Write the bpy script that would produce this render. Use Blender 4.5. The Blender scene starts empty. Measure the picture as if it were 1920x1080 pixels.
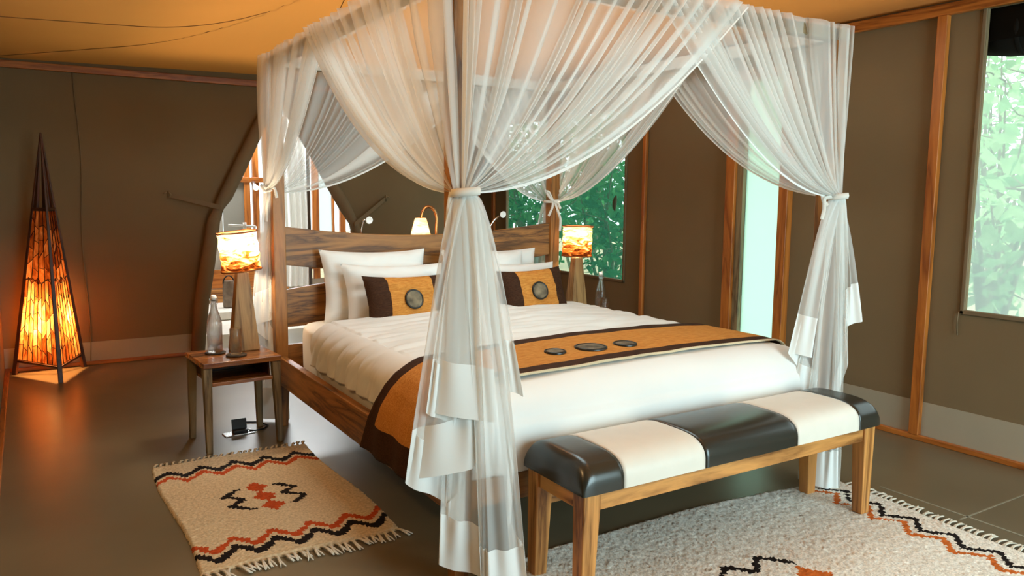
import bpy, bmesh, math, random
import numpy as np
from mathutils import Vector, Matrix, noise

random.seed(7)
rng = np.random.default_rng(7)
SC = bpy.context.scene
COL = SC.collection
PI = math.pi

# ------------------------------------------------------------------ camera
YAW, PITCH, ROLL = 0.55718, 0.11988, -0.0085
CAM = Vector((-1.1899, -2.2442, 1.3325))
fwd = Vector((math.sin(YAW) * math.cos(PITCH), math.cos(YAW) * math.cos(PITCH), -math.sin(PITCH)))
rgt0 = Vector((math.cos(YAW), -math.sin(YAW), 0))
dwn0 = fwd.cross(rgt0)
rgt = math.cos(ROLL) * rgt0 + math.sin(ROLL) * dwn0
dwn = -math.sin(ROLL) * rgt0 + math.cos(ROLL) * dwn0
cam = bpy.data.cameras.new('camera')
cam.sensor_width = 36.0
cam.lens = 1459.08 / 1920 * 36.0
cam.clip_start = 0.02
camo = bpy.data.objects.new('camera', cam)
COL.objects.link(camo)
camo.matrix_world = Matrix(((rgt.x, -dwn.x, -fwd.x, CAM.x), (rgt.y, -dwn.y, -fwd.y, CAM.y),
                            (rgt.z, -dwn.z, -fwd.z, CAM.z), (0, 0, 0, 1)))
SC.camera = camo

# ------------------------------------------------------------------ world, lights, exposure
SC.view_settings.view_transform = 'Standard'
SC.view_settings.look = 'None'
SC.view_settings.exposure = 0.57
SC.view_settings.gamma = 1.0
SC.view_settings.use_curve_mapping = False
SC.cycles.max_bounces = 10
SC.cycles.diffuse_bounces = 5
SC.cycles.glossy_bounces = 4
SC.cycles.transmission_bounces = 8
SC.cycles.transparent_max_bounces = 48
SC.cycles.caustics_reflective = False
SC.cycles.caustics_refractive = False
SC.cycles.sample_clamp_indirect = 4.0
SC.cycles.use_denoising = True

W = bpy.data.worlds.new('sky')
SC.world = W
W.use_nodes = True
nt = W.node_tree
bg = nt.nodes['Background']
bg.inputs['Color'].default_value = (0.80, 0.97, 1.0, 1)
bg.inputs['Strength'].default_value = 2.1

sun = bpy.data.lights.new('sun', 'SUN')
sun.energy = 3.0
sun.angle = 0.5
sun.color = (1.0, 0.95, 0.85)
so = bpy.data.objects.new('sun', sun)
COL.objects.link(so)
so.rotation_euler = Vector((0.62, -0.12, -0.78)).to_track_quat('-Z', 'Y').to_euler()


def area(name, loc, direction, sx, sy, power, color):
    l = bpy.data.lights.new(name, 'AREA')
    l.shape = 'RECTANGLE'
    l.size = sx
    l.size_y = sy
    l.energy = power
    l.color = color
    o = bpy.data.objects.new(name, l)
    COL.objects.link(o)
    o.location = loc
    o.rotation_euler = Vector(direction).to_track_quat('-Z', 'Z').to_euler()
    return o


# daylight: front opening, bathroom lamp hung out of sight, added fill over the bed
area('daylight_front_opening', (1.62, -4.1, 1.25), (0, 1, 0.0), 2.5, 2.1, 108, (0.63, 0.93, 1.0))
area('overbed_fill', (0.79, 0.95, 2.50), (0.0, 0.0, -1), 0.9, 1.3, 15, (0.66, 0.94, 1.0))  # added cool fill for the bed top, hung below the roof canvas
area('daylight_bathroom', (0.9, 6.5, 2.5), (0, -0.55, -1), 2.4, 0.8, 130, (0.92, 0.97, 1.0))


def point(name, loc, power, color, r=0.04):
    l = bpy.data.lights.new(name, 'POINT')
    l.energy = power
    l.color = color
    l.shadow_soft_size = r
    o = bpy.data.objects.new(name, l)
    COL.objects.link(o)
    o.location = loc
    return o


WARM = (1.0, 0.47, 0.15)


def uplight(name, loc, power):
    """extra upward spot added in a pendant bowl to brighten the canvas roof"""
    l = bpy.data.lights.new(name, 'SPOT')
    l.energy = power
    l.color = WARM
    l.spot_size = math.radians(165)
    l.spot_blend = 0.5
    l.shadow_soft_size = 0.06
    o = bpy.data.objects.new(name, l)
    COL.objects.link(o)
    o.location = loc
    o.rotation_euler = (PI, 0, 0)
    return o


PEND = [(0.50, 2.02, 2.46), (0.80, -0.40, 2.46)]
for p_ in PEND:
    uplight('pendant_uplight', (p_[0], p_[1], p_[2] + .06), 8)  # spots added inside the bowls to brighten the roof canvas
point('pendant_bulb', (PEND[0][0], PEND[0][1], PEND[0][2] + .05), 7.0, (1.0, 0.76, 0.48), 0.06)
point('pendant_bulb', (PEND[1][0], PEND[1][1], PEND[1][2] + .05), 8.0, (1.0, 0.78, 0.52), 0.06)  # added pendant, out of view: warm fill over the bed
point('floor_lamp_bulb', (-1.08, 4.25, 0.40), 34, (1.0, 0.42, 0.12), 0.05)
point('left_warm_fill', (-1.30, 0.1, 1.75), 16, (1.0, 0.62, 0.28), 0.06)  # added warm fill for the left side, with no fixture
point('table_lamp_bulb_left', (-0.215, 2.09, 1.01), 9.5, (1.0, 0.78, 0.54), 0.035)
point('table_lamp_bulb_right', (2.03, 2.08, 1.00), 7.5, (1.0, 0.80, 0.58), 0.035)
point('arched_lamp_bulb', (0.99, 2.40, 1.10), 0.9, (1.0, 0.76, 0.5), 0.02)


# ------------------------------------------------------------------ helpers
def lin(h):
    h = h.lstrip('#')
    c = [int(h[i:i + 2], 16) / 255 for i in (0, 2, 4)]
    return tuple(x / 12.92 if x <= .04045 else ((x + .055) / 1.055) ** 2.4 for x in c) + (1,)


def root_loc(o):
    v = Vector((0, 0, 0))
    while o is not None:
        v = v + o.location
        o = o.parent
    return v


class MB:
    def __init__(self):
        self.v, self.f, self.m = [], [], []

    def add(self, V, F, mi=0):
        n = len(self.v)
        self.v += [tuple(p) for p in V]
        self.f += [tuple(i + n for i in q) for q in F]
        self.m += [mi] * len(F)
        return self

    def box(self, lo, hi, mi=0, rot=None, piv=None):
        x0, y0, z0 = lo
        x1, y1, z1 = hi
        V = [Vector(p) for p in ((x0, y0, z0), (x1, y0, z0), (x1, y1, z0), (x0, y1, z0),
                                 (x0, y0, z1), (x1, y0, z1), (x1, y1, z1), (x0, y1, z1))]
        if rot is not None:
            pv = Vector(piv) if piv else sum(V, Vector()) / 8
            V = [rot @ (p - pv) + pv for p in V]
        return self.add(V, [(3, 2, 1, 0), (4, 5, 6, 7), (0, 1, 5, 4), (1, 2, 6, 5), (2, 3, 7, 6), (3, 0, 4, 7)], mi)

    def frustum(self, c0, s0, c1, s1, mi=0):
        """tapered bar: rectangle s0 around c0 to rectangle s1 around c1 (horizontal sections)"""
        V = []
        for c, s in ((c0, s0), (c1, s1)):
            for a, b in ((-1, -1), (1, -1), (1, 1), (-1, 1)):
                V.append((c[0] + a * s[0] / 2, c[1] + b * s[1] / 2, c[2]))
        return self.add(V, [(3, 2, 1, 0), (4, 5, 6, 7), (0, 1, 5, 4), (1, 2, 6, 5), (2, 3, 7, 6), (3, 0, 4, 7)], mi)

    def tube(self, pts, r, n=10, mi=0, caps=True, flat=1.0):
        pts = [Vector(p) for p in pts]
        rr = r if isinstance(r, (list, tuple)) else [r] * len(pts)
        V, F = [], []
        up = None
        for i, p in enumerate(pts):
            d = (pts[min(i + 1, len(pts) - 1)] - pts[max(i - 1, 0)]).normalized()
            if up is None:
                up = Vector((0, 0, 1)) if abs(d.z) < .9 else Vector((0, 1, 0))
            a = d.cross(up).normalized()
            b = a.cross(d).normalized()
            up = b
            for k in range(n):
                t = 2 * PI * k / n
                V.append(p + a * (rr[i] * math.cos(t)) + b * (rr[i] * flat * math.sin(t)))
        for i in range(len(pts) - 1):
            for k in range(n):
                F.append((i * n + k, i * n + (k + 1) % n, (i + 1) * n + (k + 1) % n, (i + 1) * n + k))
        if caps:
            F.append(tuple(range(n - 1, -1, -1)))
            F.append(tuple((len(pts) - 1) * n + k for k in range(n)))
        return self.add(V, F, mi)

    def lathe(self, prof, c, n=28, mi=0, wob=None):
        V, F = [], []
        for i, (r, z) in enumerate(prof):
            for k in range(n):
                t = 2 * PI * k / n
                rr = r * (1 + (wob(t, i) if wob else 0))
                V.append((c[0] + rr * math.cos(t), c[1] + rr * math.sin(t), c[2] + z))
        for i in range(len(prof) - 1):
            for k in range(n):
                F.append((i * n + k, i * n + (k + 1) % n, (i + 1) * n + (k + 1) % n, (i + 1) * n + k))
        return self.add(V, F, mi)

    def grid(self, P, mi=0, close=False):
        """P: array (nu, nv, 3)"""
        nu, nv = len(P), len(P[0])
        V = [tuple(P[i][j]) for i in range(nu) for j in range(nv)]
        F = []
        for i in range(nu if close else nu - 1):
            for j in range(nv - 1):
                a = i * nv + j
                b = ((i + 1) % nu) * nv + j
                F.append((a, b, b + 1, a + 1))
        return self.add(V, F, mi)

    def prism(self, poly, axis, a, b, mi=0):
        """2-D polygon extruded along an axis from a to b"""
        def put(p, t):
            return {'x': (t, p[0], p[1]), 'y': (p[0], t, p[1]), 'z': (p[0], p[1], t)}[axis]
        n = len(poly)
        V = [put(p, a) for p in poly] + [put(p, b) for p in poly]
        F = [tuple(range(n)), tuple(range(2 * n - 1, n - 1, -1))]
        F += [(i, n + i, n + (i + 1) % n, (i + 1) % n) for i in range(n)]
        return self.add(V, F, mi)

    def build(self, name, mats, parent=None, smooth=False, bevel=0, seg=2, fix=True, solid=0):
        if not isinstance(mats, (list, tuple)):
            mats = [mats]
        off = root_loc(parent) if parent else Vector((0, 0, 0))
        V = [(p[0] - off.x, p[1] - off.y, p[2] - off.z) for p in self.v]
        me = bpy.data.meshes.new(name)
        me.from_pydata(V, [], self.f)
        for m in mats:
            me.materials.append(m)
        if len(mats) > 1:
            me.polygons.foreach_set('material_index', self.m)
        if fix:
            bm = bmesh.new()
            bm.from_mesh(me)
            bmesh.ops.recalc_face_normals(bm, faces=bm.faces)
            bm.to_mesh(me)
            bm.free()
        if smooth:
            me.polygons.foreach_set('use_smooth', [True] * len(me.polygons))
        me.update()
        o = bpy.data.objects.new(name, me)
        COL.objects.link(o)
        if parent:
            o.parent = parent
        if solid:
            s = o.modifiers.new('solid', 'SOLIDIFY')
            s.thickness = solid
            s.offset = 0
        if bevel:
            b = o.modifiers.new('bevel', 'BEVEL')
            b.width = bevel
            b.segments = seg
            b.limit_method = 'ANGLE'
            b.angle_limit = 0.6
            if not smooth:
                me.polygons.foreach_set('use_smooth', [True] * len(me.polygons))
                w = o.modifiers.new('wn', 'WEIGHTED_NORMAL')
                w.keep_sharp = True
        return o


def tag(o, label=None, cat=None, group=None, kind=None):
    if label:
        o['label'] = label
    if cat:
        o['category'] = cat
    if group:
        o['group'] = group
    if kind:
        o['kind'] = kind
    return o


def thing(name, label, cat, loc=(0, 0, 0), group=None):
    o = bpy.data.objects.new(name, None)
    o.empty_display_size = 0.05
    o.location = loc
    COL.objects.link(o)
    return tag(o, label, cat, group)


def copy_tree(o, parent=None):
    c = o.copy()
    COL.objects.link(c)
    if parent:
        c.parent = parent
    for ch in list(o.children):
        copy_tree(ch, c)
    return c


def struct(o):
    o['kind'] = 'structure'
    return o


def nz(x, y, z=0.0):
    return noise.noise(Vector((x, y, z)))


# ------------------------------------------------------------------ materials
def mat(name):
    m = bpy.data.materials.new(name)
    m.use_nodes = True
    return m, m.node_tree, m.node_tree.nodes['Principled BSDF']


def N(t, kind, **kw):
    n = t.nodes.new(kind)
    for k, v in kw.items():
        if k in ('operation', 'blend_type', 'data_type', 'wave_type', 'bands_direction', 'feature', 'noise_dimensions'):
            setattr(n, k, v)
        else:
            n.inputs[k].default_value = v
    return n


def ramp(t, fac, stops):
    r = t.nodes.new('ShaderNodeValToRGB')
    els = r.color_ramp.elements
    while len(els) < len(stops):
        els.new(0.5)
    for e, (p, c) in zip(els, stops):
        e.position = p
        e.color = c
    t.links.new(fac, r.inputs['Fac'])
    return r.outputs['Color']


def coords(t, scale=(1, 1, 1)):
    tc = t.nodes.new('ShaderNodeTexCoord')
    mp = t.nodes.new('ShaderNodeMapping')
    mp.inputs['Scale'].default_value = scale
    t.links.new(tc.outputs['Object'], mp.inputs['Vector'])
    return mp.outputs['Vector']


def bump(t, b, height, strength=0.2, dist=0.01):
    n = t.nodes.new('ShaderNodeBump')
    n.inputs['Strength'].default_value = strength
    n.inputs['Distance'].default_value = dist
    t.links.new(height, n.inputs['Height'])
    t.links.new(n.outputs['Normal'], b.inputs['Normal'])


def plain(name, col, rough=0.6, metal=0.0, var=0.0, spec=0.5):
    m, t, b = mat(name)
    c = lin(col)
    b.inputs['Base Color'].default_value = c
    b.inputs['Roughness'].default_value = rough
    b.inputs['Metallic'].default_value = metal
    b.inputs['Specular IOR Level'].default_value = spec
    if var:
        nt_ = N(t, 'ShaderNodeTexNoise', Scale=18.0, Detail=4.0)
        t.links.new(coords(t), nt_.inputs['Vector'])
        d = tuple(x * (1 - var) for x in c[:3]) + (1,)
        e = tuple(min(1, x * (1 + var)) for x in c[:3]) + (1,)
        t.links.new(ramp(t, nt_.outputs['Fac'], [(0.3, d), (0.7, e)]), b.inputs['Base Color'])
    return m


def wood(name, axis, dark, light, rough=0.45, scale=1.0, spec=0.4):
    """teak-like grain running along the given object axis"""
    m, t, b = mat(name)
    s = {'x': (0.9, 9, 9), 'y': (9, 0.9, 9), 'z': (9, 9, 0.9)}[axis]
    vec = coords(t, tuple(k * scale for k in s))
    n1 = N(t, 'ShaderNodeTexNoise', Scale=1.0, Detail=5.0, Roughness=0.55, Distortion=1.4)
    t.links.new(vec, n1.inputs['Vector'])
    n2 = N(t, 'ShaderNodeTexNoise', Scale=7.0, Detail=6.0, Roughness=0.7)
    t.links.new(vec, n2.inputs['Vector'])
    mu = N(t, 'ShaderNodeMath', operation='MULTIPLY')
    mu.inputs[1].default_value = 7.0
    t.links.new(n1.outputs['Fac'], mu.inputs[0])
    fr = N(t, 'ShaderNodeMath', operation='PINGPONG')
    fr.inputs[1].default_value = 1.0
    t.links.new(mu.outputs[0], fr.inputs[0])
    mx = N(t, 'ShaderNodeMath', operation='MULTIPLY_ADD')
    mx.inputs[1].default_value = 0.62
    t.links.new(fr.outputs[0], mx.inputs[0])
    m2 = N(t, 'ShaderNodeMath', operation='MULTIPLY')
    m2.inputs[1].default_value = 0.45
    t.links.new(n2.outputs['Fac'], m2.inputs[0])
    t.links.new(m2.outputs[0], mx.inputs[2])
    a, c = lin(dark), lin(light)
    mid = tuple((a[i] * .45 + c[i] * .55) for i in range(3)) + (1,)
    t.links.new(ramp(t, mx.outputs[0], [(0.15, a), (0.42, mid), (0.85, c)]), b.inputs['Base Color'])
    b.inputs['Roughness'].default_value = rough
    b.inputs['Specular IOR Level'].default_value = spec
    bump(t, b, n2.outputs['Fac'], 0.12, 0.003)
    return m


def fabric(name, col, rough=0.9, var=0.12, weave=260.0, wr=0.0, bstr=0.15, noise_scale=3.0, sheen=0.0):
    m, t, b = mat(name)
    c = lin(col)
    vec = coords(t)
    n1 = N(t, 'ShaderNodeTexNoise', Scale=noise_scale, Detail=4.0)
    t.links.new(vec, n1.inputs['Vector'])
    d = tuple(x * (1 - var) for x in c[:3]) + (1,)
    e = tuple(min(1, x * (1 + var)) for x in c[:3]) + (1,)
    t.links.new(ramp(t, n1.outputs['Fac'], [(0.3, d), (0.7, e)]), b.inputs['Base Color'])
    b.inputs['Roughness'].default_value = rough
    b.inputs['Specular IOR Level'].default_value = 0.15
    b.inputs['Sheen Weight'].default_value = sheen
    n2 = N(t, 'ShaderNodeTexNoise', Scale=weave, Detail=2.0)
    t.links.new(vec, n2.inputs['Vector'])
    bump(t, b, n2.outputs['Fac'], bstr, 0.002)
    return m


def velvet(name, col, col2):
    """slubby chenille with streaks"""
    m, t, b = mat(name)
    vec = coords(t, (8, 60, 60))
    n1 = N(t, 'ShaderNodeTexNoise', Scale=3.0, Detail=5.0, Roughness=0.65)
    t.links.new(vec, n1.inputs['Vector'])
    t.links.new(ramp(t, n1.outputs['Fac'], [(0.3, lin(col)), (0.72, lin(col2))]), b.inputs['Base Color'])
    b.inputs['Roughness'].default_value = 0.85
    b.inputs['Specular IOR Level'].default_value = 0.15
    bump(t, b, n1.outputs['Fac'], 0.3, 0.003)
    return m


def thin_cloth(name, col, trans_col, opacity, translucency=0.5):
    """cloth that lets part of the view and part of the light through"""
    m = bpy.data.materials.new(name)
    m.use_nodes = True
    t = m.node_tree
    t.nodes.clear()
    out = t.nodes.new('ShaderNodeOutputMaterial')
    tr = t.nodes.new('ShaderNodeBsdfTransparent')
    di = t.nodes.new('ShaderNodeBsdfDiffuse')
    tl = t.nodes.new('ShaderNodeBsdfTranslucent')
    di.inputs['Color'].default_value = lin(col)
    tl.inputs['Color'].default_value = lin(trans_col)
    m1 = t.nodes.new('ShaderNodeMixShader')
    m1.inputs[0].default_value = translucency
    t.links.new(di.outputs[0], m1.inputs[1])
    t.links.new(tl.outputs[0], m1.inputs[2])
    m2 = t.nodes.new('ShaderNodeMixShader')
    m2.inputs[0].default_value = opacity
    t.links.new(tr.outputs[0], m2.inputs[1])
    t.links.new(m1.outputs[0], m2.inputs[2])
    t.links.new(m2.outputs[0], out.inputs['Surface'])
    return m, t, m2, di, tl


def parchment(name, stops, scale=6.0, stretch=(1, 1, 3), low=None):
    """stained horn or parchment sheet that glows when a bulb burns behind it"""
    m, t, mixs, di, tl = thin_cloth(name, '#d8b98a', '#ffffff', 1.0, 0.72)
    vec = coords(t, stretch)
    n1 = N(t, 'ShaderNodeTexNoise', Scale=scale, Detail=6.0, Roughness=0.6, Distortion=1.0)
    t.links.new(vec, n1.inputs['Vector'])
    oi = t.nodes.new('ShaderNodeObjectInfo')
    ad = N(t, 'ShaderNodeMath', operation='MULTIPLY_ADD')
    ad.inputs[1].default_value = 0.06 if low else 0.34
    t.links.new(oi.outputs['Random'], ad.inputs[0])
    t.links.new(n1.outputs['Fac'], ad.inputs[2])
    src = ad.outputs[0]
    if low:
        # the skin is browner towards the lower hem
        tc = t.nodes.new('ShaderNodeTexCoord')
        sx = t.nodes.new('ShaderNodeSeparateXYZ')
        t.links.new(tc.outputs['Object'], sx.inputs[0])
        ma = N(t, 'ShaderNodeMath', operation='MULTIPLY_ADD')
        ma.inputs[1].default_value = low[1]
        ma.inputs[2].default_value = -low[0] * low[1]
        t.links.new(sx.outputs['Z'], ma.inputs[0])
        a2 = N(t, 'ShaderNodeMath', operation='ADD')
        t.links.new(src, a2.inputs[0])
        t.links.new(ma.outputs[0], a2.inputs[1])
        src = a2.outputs[0]
    c = ramp(t, src, stops)
    t.links.new(c, tl.inputs['Color'])
    t.links.new(c, di.inputs['Color'])
    return m


def glass_mat(name):
    """thin clear glass: mostly see-through, with refracting, shining walls"""
    m, t, b = mat(name)
    b.inputs['Base Color'].default_value = (1, 1, 1, 1)
    b.inputs['Roughness'].default_value = 0.02
    b.inputs['Transmission Weight'].default_value = 1.0
    b.inputs['IOR'].default_value = 1.45
    tr = t.nodes.new('ShaderNodeBsdfTransparent')
    tr.inputs['Color'].default_value = (.97, .98, .97, 1)
    mx = t.nodes.new('ShaderNodeMixShader')
    mx.inputs[0].default_value = 0.55
    t.links.new(tr.outputs[0], mx.inputs[1])
    t.links.new(b.outputs[0], mx.inputs[2])
    t.links.new(mx.outputs[0], t.nodes['Material Output'].inputs['Surface'])
    return m


M = {}
M['canvas'] = fabric('canvas', '#7c6b50', 0.9, 0.07, 320, bstr=0.2, noise_scale=1.2)
M['canvas_skirt'] = fabric('canvas_skirt', '#a8a08c', 0.8, 0.06, 320, noise_scale=1.5)
M['canvas_edge'] = fabric('canvas_edge', '#7b6a52', 0.85, 0.08, 320)
M['ceiling'] = fabric('ceiling_canvas', '#d0a878', 0.9, 0.05, 320, noise_scale=0.8)
M['seam'] = fabric('seam_tape', '#7f5f3c', 0.9, 0.05)
for ax in 'xyz':
    M['batten_' + ax] = wood('orange_teak_' + ax, ax, '#7a3c12', '#c07431', 0.4)
    M['teak_' + ax] = wood('brown_teak_' + ax, ax, '#41250f', '#a57038', 0.42)
    M['bench_' + ax] = wood('honey_teak_' + ax, ax, '#5e3312', '#cf9150', 0.36)
    M['night_' + ax] = wood('reddish_teak_' + ax, ax, '#5a2e14', '#9c6434', 0.22, spec=0.6)
    M['grey_' + ax] = wood('weathered_teak_' + ax, ax, '#4d4030', '#94815f', 0.55)
M['lamp_base'] = wood('brown_lamp_base', 'z', '#6b4a28', '#b08a58', 0.5)
M['lamp_wood'] = wood('dark_lamp_wood', 'z', '#2a140a', '#5c3017', 0.4)
M['linen'] = fabric('white_linen', '#e5e5e2', 0.8, 0.02, 500, bstr=0.06)
M['sheet'] = fabric('white_sheet', '#e6e2da', 0.8, 0.02, 500, bstr=0.05)
M['orange'] = velvet('orange_chenille', '#ac6826', '#d6984c')
M['brown'] = velvet('brown_chenille', '#2c1a10', '#4c3120')
M['backing'] = fabric('cream_backing', '#cdbd9e', 0.9)
M['bead'] = plain('beaded_grey', '#75695400'[:7], 0.85, 0.0, 0.6)
M['bead_rim'] = plain('black_beads', '#17150f', 0.35, 0.0, 0.2)
M['leather_black'] = plain('black_leather', '#262620', 0.27, 0.0, 0.05, 0.6)
M['leather_white'] = plain('cream_leather', '#dcd6ca', 0.42, 0.0, 0.02, 0.5)
M['chrome'] = plain('brushed_steel', '#c8c8c8', 0.25, 1.0)
M['copper'] = plain('copper', '#d08a52', 0.25, 1.0)
M['black'] = plain('black_plastic', '#0c0b0a', 0.4)
M['white_plastic'] = plain('white_enamel', '#e8e6e0', 0.35)
M['cork'] = plain('woven_coaster', '#3a2d1e', 0.8, 0.0, 0.4)
M['glass'] = glass_mat('clear_glass')
M['tin'] = plain('aged_tin', '#7b6a5b', 0.5, 0.5, 0.3)
M['net'] = thin_cloth('sheer_netting', '#f6f7f5', '#f2f3f1', 0.43, 0.32)[0]
M['hem'] = thin_cloth('white_cotton_hem', '#f4f5f3', '#f2eee6', 0.98, 0.2)[0]
M['ribbon'] = thin_cloth('cotton_ribbon', '#ece9e2', '#f2eee6', 1.0, 0.25)[0]
M['screen_near'] = thin_cloth('pale_insect_screen', '#d7e6dd', '#e9f8f0', 0.40, 0.9)[0]
M['screen_far'] = thin_cloth('green_insect_screen', '#6f9c86', '#58b08e', 0.24, 0.85)[0]
M['frosted'] = thin_cloth('frosted_glass', '#f2faf6', '#eafff2', 1.0, 0.95)[0]
M['shade_skin'] = parchment('goatskin', [(0.34, lin('#2c0f02')), (0.48, lin('#70370a')), (0.57, lin('#b58245')), (0.85, lin('#e6cda6'))], 9.0, (1, 1, 3.2))
M['goatskin'] = parchment('stained_goatskin', [(0.38, lin('#2a0e03')), (0.50, lin('#6b3710')), (0.58, lin('#b08350')), (0.8, lin('#e2cdaa'))], 11.0, (1, 1, 3.4), (.52, 1.6))
M['horn'] = parchment('horn_slice', [(0.32, lin('#2c1008')), (0.50, lin('#693312')), (0.70, lin('#a66a38')), (0.98, lin('#dcb083'))], 9.0, (2.2, 2.2, 0.8))
M['wool'] = fabric('undyed_wool', '#c8b493', 0.95, 0.22, 140, bstr=0.8, noise_scale=90)
M['wool_grey'] = fabric('grey_cream_wool', '#e4dfd5', 0.95, 0.30, 200, bstr=0.6, noise_scale=130)
M['wool_black'] = fabric('black_wool', '#1d1614', 0.95, 0.2, 140, bstr=0.8, noise_scale=60)
M['wool_red'] = fabric('rust_wool', '#b0481f', 0.95, 0.2, 140, bstr=0.8, noise_scale=60)
M['wool_orange'] = fabric('orange_wool', '#c4672a', 0.95, 0.2, 140, bstr=0.8, noise_scale=60)
M['yarn'] = fabric('pale_yarn', '#cfc6b6', 0.95, 0.1, 140)
M['yarn_tan'] = fabric('tan_yarn', '#bda88a', 0.95, 0.1, 140)
M['blind'] = fabric('dark_blind', '#141310', 0.9, 0.1)
M['tile'] = plain('pale_bathroom_floor', '#d8d3c8', 0.35, 0, 0.05)
M['earth'] = plain('leaf_litter', '#8b8262', 0.95, 0, 0.3)
M['bark'] = plain('bark', '#5e5a45', 0.9, 0, 0.3)

# polished screed floor: olive grey, cloudy, scuffed gloss
m, t, b = mat('screed_floor')
vec = coords(t)
n1 = N(t, 'ShaderNodeTexNoise', Scale=1.6, Detail=3.0, Roughness=0.5)
t.links.new(vec, n1.inputs['Vector'])
t.links.new(ramp(t, n1.outputs['Fac'], [(0.3, lin('#685d48')), (0.7, lin('#786c54'))]), b.inputs['Base Color'])
b.inputs['Roughness'].default_value = 0.31
M['floor'] = m


def leaf_mat(name, a, c):
    m, t, mixs, di, tl = thin_cloth(name, a, c, 1.0, 0.45)
    oi = t.nodes.new('ShaderNodeNewGeometry')
    col = ramp(t, oi.outputs['Random Per Island'], [(0.0, lin(a)), (1.0, lin(c))])
    t.links.new(col, di.inputs['Color'])
    t.links.new(col, tl.inputs['Color'])
    return m


M['leaf_pale'] = leaf_mat('pale_leaves', '#5d9a62', '#a9cf96')
M['leaf_deep'] = leaf_mat('deep_green_leaves', '#1f5a34', '#4f8f52')

# ------------------------------------------------------------------ room shell
XL, XR, YB, YF = -1.385, 2.957, 4.48, -4.2
BW, BL, PH = 1.87, 2.15, 2.06          # bed: post spacing across, along, post height


def ceil_h(x, y):
    d = min(x - XL, XR - x, 5.1 - y if x > 2.3 else YB - y, y - YF)
    d = max(0.0, d)
    zt = 2.26 + 0.09 * (x - XL) / (XR - XL)
    return zt + 0.02 * d + 0.25 * max(0.0, d - 0.8) ** 2


fl = MB()
fl.box((XL - .3, YF - .3, -.12), (XR + .3, 5.3, 0.0))
floor = struct(fl.build('floor', M['floor']))
for (p, q_) in (((0.35, -0.30), (0.36, 2.0)), ):
    pass
jb = MB()
jb.box((2.10, -1.2, 0.0), (2.112, -0.2, 0.0012), rot=Matrix.Rotation(0.0, 3, 'Z'))
jb.box((2.05, -0.60, 0.0), (2.95, -0.592, 0.0012))
jb.build('floor_joint', plain('joint_filler', '#8d8875', 0.5), floor)

# roof canvas: tan cloth that glows orange where the sky stands above it
m, t, mixs, di, tl = thin_cloth('roof_canvas', '#b98f5e', '#ffcc88', 1.0, 0.40)
n1 = N(t, 'ShaderNodeTexNoise', Scale=0.9, Detail=3.0)
t.links.new(coords(t), n1.inputs['Vector'])
t.links.new(ramp(t, n1.outputs['Fac'], [(0.3, lin('#b0875a')), (0.7, lin('#c29a68'))]), di.inputs['Color'])
M['ceiling'] = m
cb = MB()
nx, ny = 70, 120
P = [[(x, y, ceil_h(x, y)) for y in np.linspace(YF, 5.1, ny)] for x in np.linspace(XL, XR, nx)]
cb.grid(P)
ceiling = struct(cb.build('ceiling', M['ceiling'], smooth=True, solid=0.004))


# unseen outer sheets added to shade the roof canvas near the eaves
fy = MB()
for P4 in (((XL - 1.3, 2.42), (XL + 0.35, 3.05)), ((XR + 1.0, 2.52), (XR - 0.75, 3.10))):
    (xa, za), (xb, zb_) = P4
    fy.add([(xa, YF - .5, za), (xb, YF - .5, zb_), (xb, 7.6, zb_), (xa, 7.6, za)], [(0, 1, 2, 3)])
fy.add([(XL - 1.3, 7.6, 2.75), (XL - 1.3, 4.0, 3.05), (XR + 1.0, 4.0, 3.05), (XR + 1.0, 7.6, 2.75)], [(0, 1, 2, 3)])
struct(fy.build('eaves_shade', M['canvas'], solid=.01))  # added only to darken the ceiling glow towards the walls


def ceil_strip(pts, name='seam', r=0.0026):
    sb = MB()
    sb.tube([(x, y, ceil_h(x, y) - .004) for x, y in pts], r, 6)
    return sb.build(name, M['seam'], ceiling, smooth=True)


ceil_strip([(XL + t_, YB - t_) for t_ in np.linspace(0.05, 2.17, 40)])
ceil_strip([(x, 2.91) for x in np.linspace(XL, 0.18, 30)])
ceil_strip([(x, 0.9) for x in np.linspace(XL, 0.7, 30)])
ceil_strip([(0.62, y) for y in np.linspace(2.5, YB, 20)], r=0.003)


# added frame and mesh as a cover for the fill light over the bed
vf = MB()
vx0, vx1, vy0, vy1 = .32, 1.26, .27, 1.63
for lo, hi in (((vx0, vy0), (vx1, vy0 + .03)), ((vx0, vy1 - .03), (vx1, vy1)), ((vx0, vy0), (vx0 + .03, vy1)), ((vx1 - .03, vy0), (vx1, vy1))):
    vf.box((lo[0], lo[1], 2.505), (hi[0], hi[1], 2.535))
fill_frame = struct(vf.build('overbed_fill_frame', M['batten_y'], bevel=.003))
vf = MB()
vf.add([(vx0 + .03, vy0 + .03, 2.52), (vx1 - .03, vy0 + .03, 2.52), (vx1 - .03, vy1 - .03, 2.52), (vx0 + .03, vy1 - .03, 2.52)], [(0, 1, 2, 3)])
vf.build('fill_cover', M['screen_near'], fill_frame)


def wall_cells(axis_fixed, fixed, thick, ulo, uhi, zlo, ztop, holes):
    """wall in a plane of constant x or y with rectangular holes (u0,u1,z0,z1)"""
    us = sorted(set([ulo, uhi] + [h[i] for h in holes for i in (0, 1)]))
    zs = sorted(set([zlo, ztop] + [h[i] for h in holes for i in (2, 3)]))
    b = MB()
    for a, c in zip(us, us[1:]):
        for e, g in zip(zs, zs[1:]):
            um, zm = (a + c) / 2, (e + g) / 2
            if any(h[0] < um < h[1] and h[2] < zm < h[3] for h in holes):
                continue
            if axis_fixed == 'x':
                b.box((fixed, a, e), (fixed + thick, c, g))
            else:
                b.box((a, fixed, e), (c, fixed + thick, g))
    return b


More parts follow.
